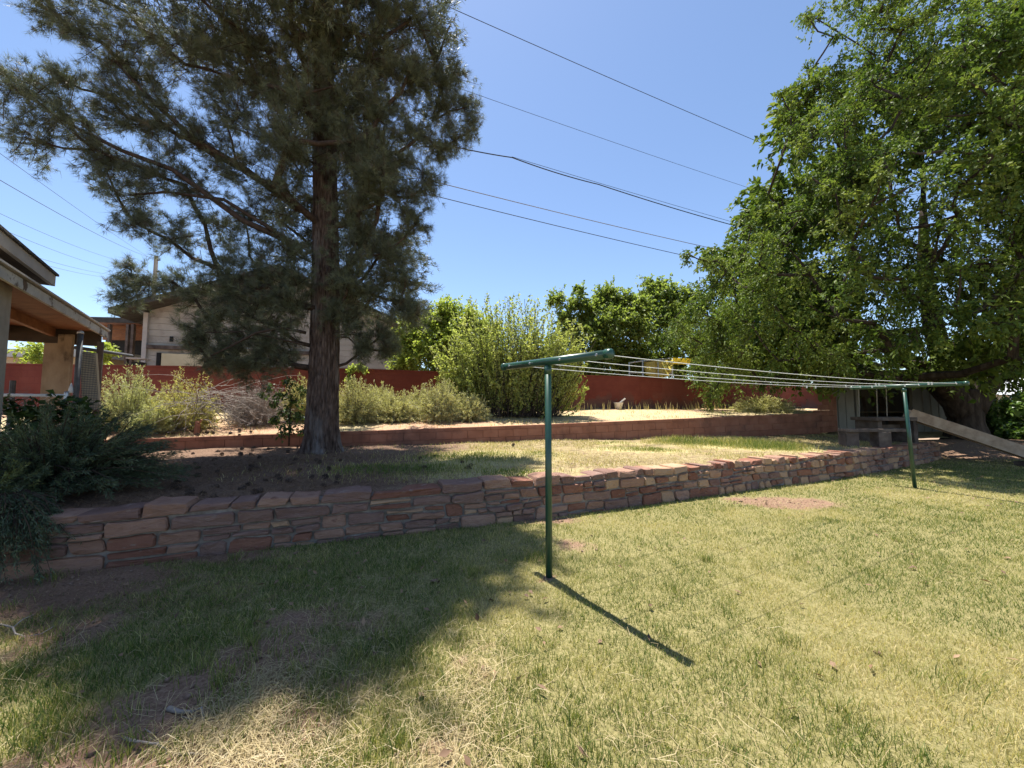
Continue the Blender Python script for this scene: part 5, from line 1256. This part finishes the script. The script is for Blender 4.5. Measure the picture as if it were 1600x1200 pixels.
# ------------------------------------------------------------------ pine cones and sticks
def cone_mesh(seed):
    r = random.Random(seed); b = MB(); n = 34
    for k in range(n):
        f = k / (n - 1); a = k * 2.39996; rad = .034 * math.sin(math.pi * (.12 + .82 * f)) + .006; z = .085 * f
        c, s = math.cos(a), math.sin(a); ro = rad * r.uniform(.95, 1.2)
        b.add([(c * rad * .3 - s * .009, s * rad * .3 + c * .009, z), (c * rad * .3 + s * .009, s * rad * .3 - c * .009, z), (c * ro + s * .008, s * ro - c * .008, z + .012), (c * ro - s * .008, s * ro + c * .008, z + .012), (c * ro * 1.02, s * ro * 1.02, z + .004)], [(0, 1, 2, 3), (3, 2, 4), (0, 3, 4), (1, 4, 2), (0, 4, 1)])
    me = bpy.data.meshes.new('pine_cone'); me.from_pydata(b.v, [], b.f); me.materials.append(M['cone']); return me
CM = [cone_mesh(k) for k in range(3)]
rc = random.Random(13)
def cone(x, y, zf, label, group):
    o = bpy.data.objects.new('pine_cone', rc.choice(CM)); z = float(zf(np.array([x]), np.array([y]))[0])
    link(o, None, (x, y, z + .022), label, 'pine cone', group); s = rc.uniform(.7, 1.1); o.scale = (s, s, s)
    o.rotation_euler = (R(90) + rc.uniform(-.5, .5), rc.uniform(-.3, .3), rc.uniform(0, 6.28))
for k in range(95):
    p = ground(rc.uniform(262, 560), rc.uniform(694, 790), .53); x, y = p[0], p[1]
    if y < pl(L1, x) + .35 or y > pl(L2, x) - .12 or np.hypot(x - PB[0], y - PB[1]) < .55: continue
    cone(x, y, z_terr, 'dark pine cone lying in the shaded needle litter under the pine', 'pine cones under the pine')
for px, py in ((676, 714), (725, 722), (732, 726), (668, 731), (655, 719), (727, 731), (800, 700)):
    p = ground(px, py, .55); cone(p[0], p[1], z_terr, 'pine cone lying on the sunny terrace grass right of the pine', 'pine cones on the terrace grass')
for px, py in ((212, 871), (110, 888), (285, 868)):
    p = ground(px, py, 0); cone(p[0], p[1], z_lawn, 'pine cone on the bare soil at the foot of the stone wall', 'pine cones below the stone wall')
for k in range(16):
    p = at(rc.uniform(250, 410), 660, rc.uniform(9.1, 9.5)); cone(p[0], p[1], z_up, 'pine cone on the sunny soil above the block wall', 'pine cones above the block wall')
def stick(pts, r, label):
    P = []
    for (px, py, h) in pts:
        g = ground(px, py, .012 + h); P.append(g)
    return P, r
def build_stick(label, branches):
    t = None; q = MB()
    for pts, r in branches:
        P = [ground(px, py, .014 + h) for px, py, h in pts]; q.tube(P, np.linspace(r, r * .45, len(P)), 7)
    q.build('fallen_stick', M['grey_twig'], smooth=True, label=label, cat='stick', group='fallen sticks on the lawn')
build_stick('thick short grey stick with a thin fork on the bare soil', [([(264,1107,0),(280,1112,.01),(304,1112,.0)], .013), ([(300,1113,.005),(315,1105,.03),(318,1120,.02),(321,1134,0),(316,1142,0)], .005), ([(285,1120,0),(300,1124,.01),(312,1118,.0)], .004)])
build_stick('long thin forked grey twig lying nearest the bottom edge', [([(192,1153,.0),(212,1158,.02),(240,1162,.02),(268,1158,.0)], .007), ([(205,1166,0),(214,1158,.01)], .005), ([(245,1162,.02),(258,1170,.01),(261,1180,0)], .005), ([(226,1139,0),(238,1146,.01),(247,1144,0)], .003)])
build_stick('pale curved twig in the shade at the left edge', [([(0,975,.0),(20,980,.03),(24,990,.02),(40,995,.01),(65,990,.02),(85,978,.03)], .006), ([(21,980,.03),(35,968,.05),(53,960,.05)], .004)])
build_stick('short twig at the edge of the straw pile at the bottom', [([(278,1180,0),(300,1177,.01),(330,1180,0)], .006)])
